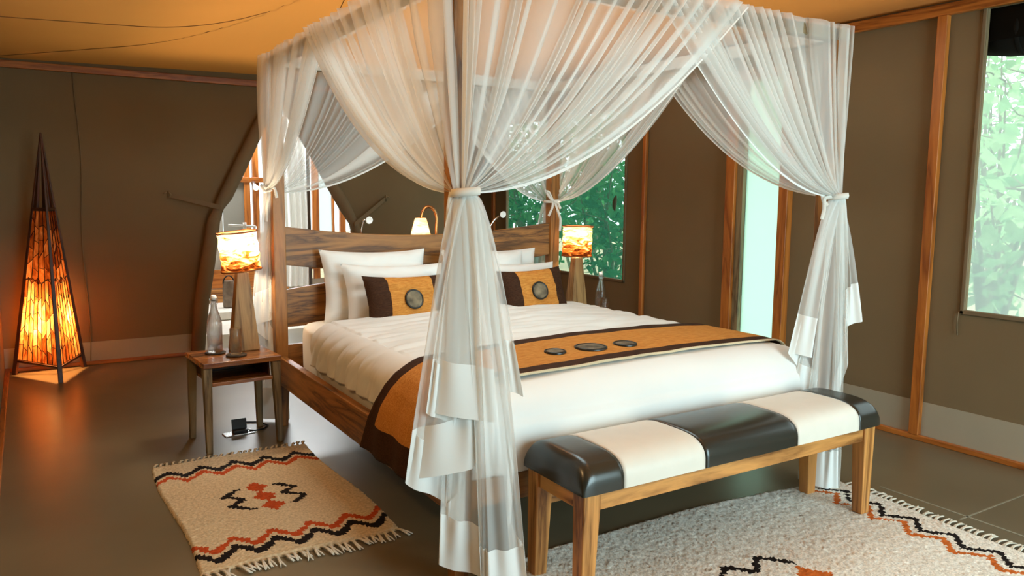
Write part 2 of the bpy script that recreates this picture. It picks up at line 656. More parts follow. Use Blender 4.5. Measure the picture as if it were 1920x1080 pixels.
W1 = (2.685, 4.52, 0.64, 2.02)
W2 = (-1.45, -0.075, 0.75, 2.275)
D1 = (1.08, 1.43, 0.02, 2.10)
wr = struct(wall_cells('x', XR, 0.02, YF, 5.12, 0, 2.5, [W1, W2, D1]).build('wall_right', M['canvas']))
wl = struct(wall_cells('x', XL - .02, 0.02, YF, YB + .02, 0, 2.45, []).build('wall_left', M['canvas']))
wf = struct(wall_cells('y', YF - .02, 0.02, XL, XR, 0, 2.5, [(0.35, 2.90, 0.05, 2.32)]).build('wall_front', M['canvas']))

# back wall: canvas parted by an inverted V whose flaps are tied back
bk = MB()
bk.prism([(XL - .02, 0), (-.06, 0), (-.03, .106), (.06, .62), (.177, 1.209), (.52, 1.886), (.645, 2.13), (.645, 2.45), (XL - .02, 2.45)], 'y', YB, YB + .012)
bk.prism([(2.3, 0), (2.3, 2.45), (.645, 2.45), (.645, 2.13), (1.04, 1.454), (1.272, 1.055), (1.36, .60), (1.44, .106), (1.46, 0)], 'y', YB, YB + .012)
bk.box((2.3, YB, 0), (2.312, 5.12, 2.5))
bk.box((2.3, 5.1, 0), (XR, 5.112, 2.5))
wb = struct(bk.build('wall_back', M['canvas']))

# pale splash skirts along the foot of the canvas
sb = MB()
sb.box((XL, YB - .006, 0), (-.06, YB - .001, .175))
sb.build('skirt', M['canvas_skirt'], wb)
sb = MB()
sb.box((XR - .006, YF, 0), (XR - .001, 1.05, .215))
sb.box((XR - .006, 1.47, 0), (XR - .001, 5.1, .215))
sb.build('skirt', M['canvas_skirt'], wr)
# vertical canvas seams
for x in (-.83,):
    s = MB()
    s.tube([(x + .012 * math.sin(z * 5), YB - .004, z) for z in np.linspace(.0, 2.2, 20)], .004, 6)
    s.build('seam', M['canvas_edge'], wb, smooth=True)

# timber trims
trim_no = [0]


def trim(lo, hi, axis, bev=.004):
    trim_no[0] += 1
    b_ = MB()
    b_.box(lo, hi)
    return struct(b_.build('trim_%d' % trim_no[0], M['batten_' + axis], bevel=bev))


trim((XL, YB - .035, 2.195), (2.3, YB - .002, 2.245), 'x')
trim((XR - .035, YF, 2.275), (XR - .002, 5.1, 2.335), 'y')
trim((XR - .04, 0.108, .03), (XR - .003, 0.162, 2.275), 'z')
trim((XR - .035, 2.412, .03), (XR - .003, 2.447, 2.275), 'z')
trim((XR - .03, 4.74, .03), (XR - .003, 4.79, 2.275), 'z')
trim((2.90, 5.06, .03), (2.95, 5.098, 2.275), 'z')
trim((XR - .04, -1.95, .03), (XR - .003, -1.90, 2.275), 'z')
b_ = MB()
b_.box((XL, YB - .03, 0), (-.07, YB - .007, .028))
struct(b_.build('baseboard_back', M['batten_x'], bevel=.004))
b_ = MB()
b_.box((XR - .035, YF, 0), (XR - .007, 1.05, .03))
b_.box((XR - .035, 1.47, 0), (XR - .007, 5.1, .03))
struct(b_.build('baseboard_right', M['batten_y'], bevel=.004))
b_ = MB()
b_.box((XL, YF, 0), (XL + .03, YB - .04, .03))
struct(b_.build('baseboard_left', M['batten_y'], bevel=.004))

# narrow frosted glass door in the right wall
d = MB()
d.box((XR - .055, 1.485, .0), (XR + .03, 1.565, 2.16))
d.box((XR - .055, 1.045, .0), (XR + .03, 1.115, 2.16))
d.box((XR - .055, 1.045, 2.09), (XR + .03, 1.565, 2.16))
door = struct(d.build('door_1', M['batten_z'], bevel=.005))
d = MB()
d.box((XR - .03, 1.43, .02), (XR + .03, 1.485, 2.09))
d.build('door_stile', M['grey_z'], door, bevel=.004)
d = MB()
d.box((XR + .004, 1.115, .02), (XR + .012, 1.43, 2.09))
d.build('glass_pane', M['frosted'], door)


# windows in the right wall: insect screens with stitched welts
def welt(name, w, scr, dep=.009, mar=0.0):
    y0, y1, z0, z1 = w
    f = MB()
    k = .022
    for lo, hi in (((y0 - k, z0 - k), (y0, z1 + k)), ((y1, z0 - k), (y1 + k, z1 + k)),
                   ((y0 - k, z0 - k), (y1 + k, z0)), ((y0 - k, z1), (y1 + k, z1 + k))):
        f.box((XR - .012, lo[0], lo[1]), (XR + .001, hi[0], hi[1]))
    o = struct(f.build(name, M['canvas_edge'], bevel=.004))
    s_ = MB()
    s_.add([(XR + dep, y0 - mar, z0 - mar), (XR + dep, y1 + mar, z0 - mar), (XR + dep, y1 + mar, z1 + mar), (XR + dep, y0 - mar, z1 + mar)], [(0, 1, 2, 3)])
    s_.build('insect_screen', scr, o)
    if mar:
        # canvas box between the wall and the screen, housing the blind
        r_ = MB()
        a, b, c_, e = y0 - mar, y1 + mar, z0 - mar, z1 + mar
        r_.box((XR + .02, b, c_), (XR + dep, b + .01, e))
        r_.box((XR + .02, a - .01, c_), (XR + dep, a, e))
        r_.box((XR + .02, a, c_ - .01), (XR + dep, b, c_))
        r_.box((XR + .02, a, e), (XR + dep, b, e + .01))
        r_.build('screen_box', M['canvas'], o)
    return o


welt('window_1', W1, M['screen_far'])
w2 = welt('window_2', W2, M['screen_near'], .30, .20)
z_ = MB()
z_.tube([(XR - .014, -.05, .74), (XR - .016, -.047, .68), (XR - .014, -.052, .615)], .003, 6)
z_.build('zip_pull', M['canvas_edge'], w2, smooth=True)
rb = MB()
rb.tube([(XR + .15, 0.0 - k * .11, 2.17 + .006 * math.sin(k * 1.7)) for k in range(14)], [.10] + [.125] * 12 + [.11], 18)
rb.box((XR + .025, -1.45, 2.12), (XR + .16, .03, 2.40))
blind = rb.build('rolled_blind', M['blind'], smooth=True)
tag(blind, 'dark rolled-up canvas blind along the top of the near screened window', 'blind')
st = MB()
st.lathe([(.117, -.012), (.121, 0), (.117, .012)], (0, 0, 0), 20)
st.v = [(XR + .15 + p[0] * 1.09, -0.20 + p[2], 2.17 + p[1] * 1.09) for p in st.v]
st.build('strap', M['blind'], blind, smooth=True)
pod = MB()
pod.tube([(XR - .006, 2.79 + .02 * math.sin(k / 8 * PI * .8), 1.33 - k * .016) for k in range(9)],
         [.004, .011, .015, .017, .018, .017, .015, .01, .004], 8)
tag(pod.build('seed_pod', plain('dry_pod', '#3b3a20', 0.7), smooth=True), 'dark curved seed pod clinging to the green window screen', 'pod')


# rolled edges of the parted tent flaps, each held by a strap and toggle
def flap(name, pts, strap, label):
    t_ = thing(name, label, 'tent flap', (pts[-1][0], YB - .05, 0))
    b1 = MB()
    path, rad = [], []
    for (x, z, r) in pts:
        path.append((x, YB - .072, z))
        rad.append(r)
    b1.tube(path, rad, 12, flat=1.0)
    b1.build('rolled_edge', M['canvas_edge'], t_, smooth=True)
    (x0, z0), (x1, z1) = strap
    s1 = MB()
    n_ = 10
    Pg = []
    for i in range(n_ + 1):
        k = i / n_
        x, z = x0 + (x1 - x0) * k, z0 + (z1 - z0) * k
        y = YB - .135 + .115 * k
        Pg.append([(x, y, z + .019), (x, y, z - .019)])
    s1.grid(Pg)
    s1.build('strap', M['canvas_edge'], t_, solid=.004)
    g = MB()
    g.tube([(x1, YB - .02, z1 - .025), (x1 + (.02 if x1 < x0 else -.0), YB - .03, z1), (x1 + .0, YB - .02, z1 + .03)], .005, 6)
    g.tube([(x1 + (x1 - x0) * .03, YB - .02, z1 + .02), (x1 + (x1 - x0) * .10, YB - .022, z1 + .008)], .004, 6)
    g.build('toggle', M['grey_x'], t_, smooth=True)
    return t_


flap('tent_flap', [(.60, 2.10, .03), (.49, 1.886, .05), (.33, 1.56, .055), (.20, 1.30, .055), (.145, 1.209, .040), (.10, 1.10, .05), (.04, .75, .058), (-.02, .42, .06), (-.06, .04, .055)],
     ((.15, 1.205), (-.225, 1.306)), 'brown canvas door flap rolled and strapped back behind the left bedside table')
flap('tent_flap', [(.69, 2.10, .03), (1.055, 1.47, .052), (1.20, 1.22, .055), (1.29, 1.055, .040), (1.35, .85, .05), (1.42, .45, .055), (1.49, .04, .055)],
     ((1.27, 1.055), (1.618, 1.285)), 'brown canvas door flap rolled and strapped back behind the headboard')

# ------------------------------------------------------------------ bathroom beyond the flaps
b_ = MB()
b_.box((-1.2, 5.3, -.12), (2.29, 7.2, -.002))
struct(b_.build('floor', M['tile']))
b_ = MB()
b_.box((-1.2, YB + .02, 2.55), (2.29, 7.2, 2.57))
struct(b_.build('ceiling', M['canvas']))
bath = MB()
bath.box((-1.2, YB + .02, 0), (-1.18, 7.0, 2.55))
bath.box((2.28, 5.12, 0), (2.30, 7.0, 2.55))
bath.box((-1.2, 7.0, 0), (.70, 7.02, 2.55))
bath.box((.70, 7.0, 0), (2.3, 7.02, .30))
struct(bath.build('wall_bathroom', fabric('bathroom_canvas', '#b9b2a4', 0.9, .05)))
for x0, x1 in ((.93, 1.00), (1.03, 1.10), (1.16, 1.22), (1.72, 1.80), (1.965, 1.99), (2.06, 2.13), (2.2, 2.26)):
    trim((x0, 6.94, .30), (x1, 7.0, 2.5), 'z')
trim((.70, 6.93, 1.44), (1.22, 7.0, 1.50), 'x')
trim((.70, 6.93, .42), (2.28, 7.0, .48), 'x')
ws = MB()
ws.box((1.80, 6.985, .48), (1.965, 6.99, 2.5))
w3 = struct(ws.build('window_3', thin_cloth('misted_pane', '#cfd8da', '#dfe8ea', 0.75, .8)[0]))
gp = MB()
gp.box((.70, 6.96, .48), (.93, 6.98, 1.44))
struct(gp.build('wall_panel', fabric('grey_panel', '#8f8b80', .9, .05)))
cu = MB()
Pg = []
for i in range(60):
    k = i / 59
    x = 1.31 + .27 * k
    y = 6.72 + .028 * math.sin(k * 26) + .01 * math.sin(k * 61)
    Pg.append([(x + .02 * math.sin(zz * 2), y * 1.0, zz) for zz in np.linspace(.25, 2.2, 12)])
cu.grid(Pg)
tag(cu.build('bathroom_curtain', M['hem'], smooth=True), 'white curtain hanging by the bathroom window, seen above the headboard', 'curtain')
cp = MB()
cp.tube([(1.61, 6.74, 0), (1.61, 6.74, 2.5)], .022, 10)
tag(cp.build('curtain_pole', plain('dark_pole', '#3a2817', .5), smooth=True), 'dark upright pole beside the white bathroom curtain', 'pole')

# low step, tin jug, towel rail, cabinet, tap
pl = thing('stone_step', 'low pale stone step behind the left bedside lamp with orange timber back', 'step', (.8, 6.5, 0))
b_ = MB()
b_.box((.25, 6.15, .0), (1.4, 6.88, .09))
b_.build('slab', M['tile'], pl, bevel=.01)
b_ = MB()
b_.box((.25, 6.89, 0), (1.4, 6.92, .24))
b_.build('back_board', M['bench_x'], pl, bevel=.005)
b_ = MB()
b_.box((.25, 6.89, .25), (1.4, 6.92, .46))
b_.build('back_board', M['batten_x'], pl, bevel=.005)
JX, JY, JZ = .625, 6.45, .09
mc = thing('tin_jug', 'tall rusty tin jug with loop handle standing on the bathroom step', 'jug', (JX, JY, JZ))
b_ = MB()
b_.lathe([(.0, 0), (.062, .002), (.066, .02), (.064, .22), (.060, .25), (.052, .28), (.054, .29), (.0, .29)], (JX, JY, JZ + .001), 20)
b_.build('body', M['tin'], mc, smooth=True)
b_ = MB()
b_.tube([(JX + .058 * math.cos(a), JY, JZ + .26 + .085 * math.sin(a)) for a in np.linspace(0, PI, 12)], .007, 6)
b_.build('handle', M['black'], mc, smooth=True)
tr = thing('towel_rail', 'white enamel rail with upright stems rising behind the left lamp shade', 'rail', (.83, 6.05, 0))
b_ = MB()
b_.tube([(.56, 6.05, .995), (.70, 6.05, .985), (.83, 6.05, .975)], .012, 8)
b_.tube([(.83, 6.05, .0), (.83, 6.05, .98)], .012, 8)
b_.tube([(.72, 6.05, .93), (.72, 6.05, 1.02)], .018, 8)
b_.tube([(.83, 6.05, .84), (.90, 6.03, .80), (.93, 6.01, .80)], .014, 8)
b_.tube([(.82, 6.05, .74), (.96, 6.03, .73)], .018, 8)
b_.build('rail', M['white_plastic'], tr, smooth=True)
b_ = MB()
b_.lathe([(0, 0), (.10, 0), (.10, .01), (.02, .02), (0, .02)], (.83, 6.05, 0.0), 20)
b_.build('base', M['white_plastic'], tr, smooth=True)
sp = thing('bathroom_spotlight', 'small bright spotlight fixed under the bathroom cross rail', 'spotlight', (1.03, 6.90, 1.40))
b_ = MB()
b_.tube([(1.03, 6.92, 1.44), (1.03, 6.88, 1.41), (1.03, 6.80, 1.38)], .025, 10)
b_.build('can', M['chrome'], sp, smooth=True)
em = bpy.data.materials.new('spot_lens')
em.use_nodes = True
em.node_tree.nodes['Principled BSDF'].inputs['Emission Color'].default_value = (1, .85, .6, 1)
em.node_tree.nodes['Principled BSDF'].inputs['Emission Strength'].default_value = 6
b_ = MB()
b_.lathe([(0, .02), (.022, .012), (.03, 0)], (0, 0, 0), 14)
b_.v = [(1.03 + p[0], 6.80 - p[2], 1.38 + p[1]) for p in b_.v]
b_.build('lens', em, sp, smooth=True)
va = thing('bathroom_vanity', 'timber vanity behind the headboard with white rolled towels', 'vanity', (1.85, 6.3, 0))
b_ = MB()
b_.box((1.70, 6.2, .70), (2.2, 6.55, .78))
b_.build('top', M['batten_x'], va, bevel=.005)
for x in (1.73, 2.17):
    for y in (6.23, 6.52):
        b_ = MB()
        b_.box((x - .02, y - .02, 0), (x + .02, y + .02, .70))
        b_.build('leg', M['batten_z'], va)
for x, lab in ((1.83, 'leftmost of three'), (1.93, 'middle one of three'), (2.03, 'rightmost of three')):
    b_ = MB()
    b_.tube([(x, 6.24, .83), (x, 6.50, .83)], .048, 14)
    tag(b_.build('rolled_towel', M['linen'], smooth=True), lab + ' white rolled towels on the bathroom vanity behind the headboard', 'towel', 'rolled towels on the vanity')

# ------------------------------------------------------------------ outside
g = MB()
g.box((3.2, -8, -.30), (30, 25, -.05))
g.box((-12, 7.3, -.30), (3.2, 25, -.05))
g.box((-12, -25, -.30), (30, -4.6, -.05))
struct(g.build('ground', M['earth']))


def leaf_cloud(n, centers, spread, size, seed):
    r = np.random.default_rng(seed)
    V, F = [], []
    for i in range(n):
        c = centers[r.integers(len(centers))]
        p = np.array(c) + r.normal(0, 1, 3) * spread
        a = r.normal(0, 1, 3)
        a /= np.linalg.norm(a)
        a[2] = a[2] * .5 - .3
        b2 = np.cross(a, r.normal(0, 1, 3))
        b2 /= np.linalg.norm(b2) + 1e-6
        L = size * r.uniform(.6, 1.4)
        w = L * r.uniform(.22, .36)
        nrm = np.cross(a, b2) * L * .08
        k = len(V)
        V += [p, p + a * L * .45 + b2 * w + nrm, p + a * L, p + a * L * .45 - b2 * w + nrm]
        F += [(k, k + 1, k + 2), (k, k + 2, k + 3)]
    return V, F


def shrub(name, base, h, spread, n, size, lm, label, seed):
    r = np.random.default_rng(seed)
    t_ = thing(name, label, 'shrub', (base[0], base[1], -.05))
    cents = []
    bb = MB()
    for k in range(7):
        a = r.uniform(0, 2 * PI)
        tip = np.array([base[0] + math.cos(a) * spread * r.uniform(.3, 1), base[1] + math.sin(a) * spread * r.uniform(.3, 1), h * r.uniform(.55, 1.0)])
        p0 = np.array([base[0], base[1], -.05])
        mid = (p0 + tip) / 2 + r.normal(0, .12, 3)
        path = [p0 * (1 - q_) ** 2 + 2 * mid * q_ * (1 - q_) + tip * q_ ** 2 for q_ in np.linspace(0, 1, 10)]
        bb.tube(path, [.028 * (1 - .8 * i / 9) for i in range(10)], 6)
        for i in range(3, 10):
            cents.append(path[i])
            if i % 2:
                q2 = path[i] + r.normal(0, 1, 3) * spread * .35
                bb.tube([path[i], (path[i] + q2) / 2 + r.normal(0, .04, 3), q2], [.010, .007, .004], 5)
                cents.append(q2)
    bb.build('branches', M['bark'], t_, smooth=True)
    lf = MB()
    V, F = leaf_cloud(n, cents, spread * .26, size, seed + 1)
    lf.add(V, F)
    o = lf.build('foliage', lm, t_, fix=False)
    o['kind'] = 'stuff'
    return t_


# pale airy bushes beyond the near screened window
for i, (x, y, h, s_, n_, lab) in enumerate([
    (5.5, 1.05, 2.6, .62, 260, 'pale twiggy shrub close outside the near screened window'),
    (7.5, 2.00, 3.4, .85, 480, 'tall pale shrub with slender branches outside the near window'),
    (9.9, 3.10, 4.4, 1.1, 650, 'hazy pale bush well outside the near window'),
    (13.0, 4.6, 5.6, 1.5, 900, 'faint pale tree furthest outside the near window')]):
    shrub('garden_shrub', (x, y), h, s_, n_, .17, M['leaf_pale'], lab, 100 + i)
for i, (x, y, h, s_, n_, lab) in enumerate([
    (4.35, 4.55, 2.3, .55, 850, 'dark leafy bush at the near side of the far green window'),
    (4.3, 6.0, 2.6, .65, 950, 'dense dark bush close behind the far green window'),
    (5.9, 7.3, 3.4, .85, 1300, 'tall dark green bush filling the middle of the far window'),
    (6.5, 10.2, 3.6, .85, 1200, 'tall bush seen past the right headboard post'),
    (9.6, 11.6, 5.4, 1.5, 2000, 'large green tree crown behind the bushes at the far window')]):
    shrub('garden_shrub', (x, y), h, s_, n_, .13, M['leaf_deep'], lab, 200 + i)

# ------------------------------------------------------------------ four-poster bed
bed = thing('four_poster_bed', 'dark teak four-poster bed frame with slatted headboard under white nets', 'bed', (BW / 2, BL / 2, 0))
hp = .035
for (x, y) in ((0, 0), (BW, 0), (0, BL), (BW, BL)):
    b_ = MB()
    b_.frustum((x, y, 0), (.052, .052), (x, y, .24), (.07, .07))
    b_.box((x - hp, y - hp, .24), (x + hp, y + hp, 2.01))
    b_.build('post', M['teak_z'], bed, bevel=.005)
for x in (0, BW):
    b_ = MB()
    b_.box((x - .022, hp, .25), (x + .018, BL - hp, .41))
    b_.build('side_rail', M['teak_y'], bed, bevel=.004)
    b_ = MB()
    b_.box((x - .028, -hp, 2.01), (x + .028, BL + hp, 2.06))
    b_.build('canopy_rail', M['grey_y'], bed, bevel=.004)
b_ = MB()
b_.box((hp, .01, .25), (BW - hp, .04, .38))
b_.build('foot_rail', M['teak_x'], bed, bevel=.004)
for y in (0, BL):
    b_ = MB()
    b_.box((.028, y - .028, 2.01), (BW - .028, y + .028, 2.06))
    b_.build('canopy_rail', M['grey_x'], bed, bevel=.004)
b_ = MB()
b_.box((.028, BL / 2 - .02, .235), (BW - .028, BL / 2 + .02, .30))
b_.build('slat_support', M['teak_x'], bed)
for k in range(12):
    b_ = MB()
    y = .12 + k * .172
    b_.box((.02, y - .04, .30), (BW - .02, y + .04, .325))
    b_.build('bed_slat', M['bench_x'], bed)


def board(zt, zb, y0, y1):
    xs = np.linspace(hp, BW - hp, 41)
    c = BW / 2
    a = BW / 2 - hp
    P_ = [(x, zt(1 - ((x - c) / a) ** 2)) for x in xs] + [(x, zb(1 - ((x - c) / a) ** 2)) for x in xs[::-1]]
    n = len(xs)
    m_ = MB()
    V = []
    F = []
    for i in range(n):
        k = 1 - ((xs[i] - c) / a) ** 2
        V += [(xs[i], y0 + .03 * k, zt(k)), (xs[i], y1 + .03 * k, zt(k)), (xs[i], y1 + .03 * k, zb(k)), (xs[i], y0 + .03 * k, zb(k))]
    for i in range(n - 1):
        for j in range(4):
            F.append((i * 4 + j, i * 4 + (j + 1) % 4, i * 4 + 4 + (j + 1) % 4, i * 4 + 4 + j))
    F += [(0, 1, 2, 3), tuple((n - 1) * 4 + j for j in (3, 2, 1, 0))]
    m_.add(V, F)
    return m_


board(lambda k: 1.142 - .064 * k, lambda k: .926 - .07 * k, BL - .016, BL + .016).build('headboard_slat', M['teak_x'], bed, bevel=.004)
board(lambda k: .784 + .058 * k, lambda k: .572 + .0 * k, BL - .016, BL + .016).build('headboard_slat', M['teak_x'], bed, bevel=.004)
board(lambda k: .47, lambda k: .30, BL - .016, BL + .016).build('headboard_slat', M['teak_x'], bed, bevel=.004)
for x in (.33, BW - .33):
    b_ = MB()
    b_.box((x - .03, BL - .012, .46), (x + .03, BL + .014, .60))
    b_.build('headboard_stile', M['teak_z'], bed)

# mattress with fitted sheet
mt = MB()


def rbox(cx, cy, a, b2, z0, z1, n=48, rows=14, p=5.0, dome=0.0):
    V = []
    for j in range(rows):
        k = j / (rows - 1)
        ang = (k - .5) * PI
        cz = math.copysign(abs(math.sin(ang)) ** .45, math.sin(ang))
        cr = max(.0, math.cos(ang)) ** .22
        row = []
        for i in range(n):
            t_ = 2 * PI * i / n
            c_, s_ = math.cos(t_), math.sin(t_)
            rr = (abs(c_) ** p + abs(s_) ** p) ** (-1 / p)
            row.append((cx + (a - .05 + .05 * cr) * rr * c_ * (1 if cr > 0 else 0), cy + (b2 - .05 + .05 * cr) * rr * s_ * (1 if cr > 0 else 0), (z0 + z1) / 2 + (z1 - z0) / 2 * cz))
        V.append(row)
    return V


Pg = rbox(BW / 2, 1.07, .895, 1.035, .325, .605, 96, 16, 9)
cap = []
for row in (Pg[0], Pg[-1]):
    pass
mt.grid([[Pg[j][i] for j in range(16)] for i in range(96)], close=True)
n0 = len(mt.v)
mt.f.append(tuple(i * 16 for i in range(96)))
mt.m.append(0)
mt.f.append(tuple(i * 16 + 15 for i in range(96)))
mt.m.append(0)
tag(mt.build('mattress', M['sheet'], smooth=True), 'thick mattress in a cream fitted sheet resting in the bed frame', 'mattress')

# duvet: draped over the mattress with a rounded edge
DZ = .640


def drape(s, half, r, flat_drop):
    """distance along the cloth -> (offset from centre, drop)"""
    a = abs(s)
    f = half - r
    if a <= f:
        return s, 0.0
    arc = r * PI / 2
    if a <= f + arc:
        th = (a - f) / r
        return math.copysign(f + r * math.sin(th), s), r * (1 - math.cos(th))
    return math.copysign(half, s), r + (a - f - arc)


DCX, DCY = BW / 2, 1.0


def duvet_pt(s, t_, off=0.0, wrinkle=1.0):
    x, dx = drape(s, .905 + off, .11, 0)
    if t_ < 0:
        y, dy = drape(t_, 1.005 + off, .13, 0)
    else:
        y, dy = t_, 0.0
    dome = .030 * (1 - min(1, (x / .9) ** 2)) * (1 - max(0, min(1, (-y - .55) / .45)) ** 2)
    dd = (dx ** 4 + dy ** 4) ** .25
    z = DZ + off + dome - dd
    X, Y = DCX + x, DCY + y
    if dy > .05 and dx > .05:
        X += -math.copysign(.02, x)
        Y += .02
    if wrinkle:
        w = nz(X * 2.2, Y * 9 + .6 * nz(X * 3, Y * 3, 5), 1.0) * .006
        if dx > 0.0 and s < 0:
            ph = (Y * 46 + (z - .6) * 20 + 4.5 * nz(Y * 4, z * 5, 9.0))
            fade = max(0, min(1, (Y - .62) / .25))
            w += (abs(math.sin(ph * .5)) - .5) * .020 * (.6 + .8 * abs(nz(Y * 5, 2.0, 7.0))) * fade * min(1, .25 + dx / .06)
            w += nz(Y * 30 + z * 18, z * 12, 3.0) * .006 * fade
            X -= w
        elif dy > .1:
            Y -= w * .5 + .012 * math.sin((z - .3) / .35 * PI)
        else:
            ph = Y * 62 + 5.0 * nz(X * 1.6, Y * 2.5, 4.0) - X * 4
            fd = max(0, min(1, (Y - .66) / .15)) * max(0, min(1, (1.75 - Y) / .1))
            z += w * wrinkle + 0.0055 * abs(math.sin(ph * .5)) * fd + .012 * fd * nz(X * 5, Y * 14, 2.0)
    return X, Y, z


dv = MB()
S_ = np.concatenate([np.linspace(-1.055, -.75, 46), np.linspace(-.74, .74, 50), np.linspace(.75, 1.055, 30)])
T_ = np.concatenate([np.linspace(-1.225, -.8, 34), np.linspace(-.79, -.4, 30), np.linspace(-.395, .70, 190)])
dv.grid([[duvet_pt(s, t_ + (.035 * math.sin(s * 1.2) if t_ > .5 else 0)) for t_ in T_] for s in S_])
duvet = dv.build('duvet', M['linen'], smooth=True, solid=.018)
tag(duvet, 'plump white duvet tucked into the bed frame under the orange runner', 'duvet')

# bed runner: orange band with brown borders, hanging over both sides
Sr = np.concatenate([np.linspace(-1.20, -.74, 44), np.linspace(-.73, .73, 74), np.linspace(.74, 1.06, 26)])
nT = 34


def runner_pt(s, q_):
    """q_ 0 (towards the foot) .. 1 (towards the pillows)"""
    a = max(0.0, -s - .85)
    t0 = -.868 + .02 * math.sin(s * 2)
    wd = .50 + .02 * s
    t_ = t0 + wd * q_ + a * .42 * (.35 + .65 * q_)
    x, y, z = duvet_pt(max(s, -1.0) if s < 0 else s, t_, .024, .0)
    if s < -.80:
        X0 = [(-.80, None)]
        k = (-s - .80)
        # path over the edge of the mattress and outside the rail
        px_ = np.interp(k, [0, .06, .12, .20, .27, .40], [.085, .032, -.004, -.036, -.052, -.060])
        pz_ = np.interp(k, [0, .06, .12, .20, .27, .40], [.642, .618, .568, .495, .425, .288])
        w = min(1, k / .06)
        x = x * (1 - w) + px_ * w
        z = z * (1 - w) + pz_ * w
        x -= .006 * math.sin(y * 30 + 2 * s) * min(1, k / .2)
    return (x, y, z + .004 * nz(x * 6, y * 6, 3))


rn = MB()
for i in range(len(Sr) - 1):
    for j in range(nT - 1):
        s0, s1, q0, q1 = Sr[i], Sr[i + 1], j / (nT - 1), (j + 1) / (nT - 1)
        sm, qm = (s0 + s1) / 2, (q0 + q1) / 2
        brd = qm < .165 or qm > .835 or sm < -1.085 or sm > 1.0
        mi = 1 if brd else 0
        if qm < .03:
            mi = 2
        rn.m.append(mi)
V = [runner_pt(s, j / (nT - 1)) for s in Sr for j in range(nT)]
rn.v = V
rn.f = [(i * nT + j, (i + 1) * nT + j, (i + 1) * nT + j + 1, i * nT + j + 1) for i in range(len(Sr) - 1) for j in range(nT - 1)]
runner = rn.build('bed_runner', [M['orange'], M['brown'], M['backing']], smooth=True, solid=.006)
tag(runner, 'orange bed runner with dark brown borders across the foot of the bed', 'runner')


def disc(name, c, r, mats, parent, tilt=Matrix.Identity(3), th=.007, squash=1.0):
    b1 = MB()
    prof = [(0, th * .6), (r * .4, th * .6), (r * .80, th * .6), (r * .83, th * .45), (r * .87, th * .95), (r * .94, th), (r, th * .55), (r, -th * .3)]
    b1.lathe(prof, (0, 0, 0), 40)
    b1.m = []
    for i in range(len(prof) - 1):
        b1.m += [0 if i < 3 else 1] * 40
    b1.v = [tuple(tilt @ Vector((p[0], p[1] * squash, p[2])) + Vector(c)) for p in b1.v]
    return b1.build(name, mats, parent, smooth=True)


bd = [M['bead'], M['bead_rim']]
for (x, y, r) in ((.622, .325, .046), (.800, .318, .070), (.975, .305, .052)):
    # the runner surface at that place
    zz = runner_pt(x - DCX, (y - DCY + .868) / .5)[2]
    disc('beaded_patch', (x, y, zz + .005), r, bd, runner)

# ------------------------------------------------------------------ pillows and cushions


def pillow_mesh(Wd, Hd, T, nu=40, nv=28, pinch=.075, seed=0, wr=.013):
    P_ = {}
    top, bot = [], []
    for i in range(nu):
        u = -1 + 2 * i / (nu - 1)
        rt, rb_ = [], []
        for j in range(nv):
            v = -1 + 2 * j / (nv - 1)
            x = Wd / 2 * u * (1 - pinch * (1 - v * v))
            z = Hd / 2 * v * (1 - pinch * 1.3 * (1 - u * u))
            h = T / 2 * max(0, (1 - u ** 4) * (1 - v ** 4)) ** .55
            w = wr * nz(u * 2.5 + seed, v * 4, seed) * (1 - (u * v) ** 2) + .5 * wr * nz(u * 6, v * 9 + seed, 3)
            rt.append((x, -h - w * (h > .004), z))
            rb_.append((x, h + w * (h > .004), z))
        top.append(rt)
        bot.append(rb_)
    return top, bot


def place(P_, c, tilt, rz, roll=0.0):
    Rm = Matrix.Rotation(rz, 3, 'Z') @ Matrix.Rotation(tilt, 3, 'X') @ Matrix.Rotation(roll, 3, 'Y')
    return [[tuple(Rm @ Vector(p) + Vector(c)) for p in row] for row in P_], Rm


def pillow(name, c, Wd, Hd, T, tilt, rz, label, group, seed, roll=0.0):
    top, bot = pillow_mesh(Wd, Hd, T, seed=seed)
    top, _ = place(top, c, tilt, rz, roll)
    bot, _ = place(bot, c, tilt, rz, roll)
    b1 = MB()
    b1.grid(top)
    b1.grid(bot)
    o = b1.build(name, M['linen'], smooth=True)
    return tag(o, label, 'pillow', group)


PG = 'white pillows against the headboard'
pillow('pillow', (.535, 2.035, .795), .66, .43, .15, -.22, .0, 'white pillow at the back on the left side, leaning on the headboard', PG, 1, .02)
pillow('pillow', (.600, 1.885, .750), .64, .38, .16, -.34, .02, 'white pillow on the left side just behind the orange cushion', PG, 2, .03)
pillow('pillow', (1.355, 2.055, .780), .66, .42, .12, -.18, .0, 'rearmost white pillow on the right side by the headboard post', PG, 3, .02)
pillow('pillow', (1.235, 1.955, .780), .60, .42, .11, -.26, .03, 'white pillow with a pointed corner in the middle of the right stack', PG, 4, .04)
pillow('pillow', (1.395, 1.850, .740), .62, .36, .14, -.36, .0, 'white pillow on the right side just behind the orange cushion', PG, 5, .03)


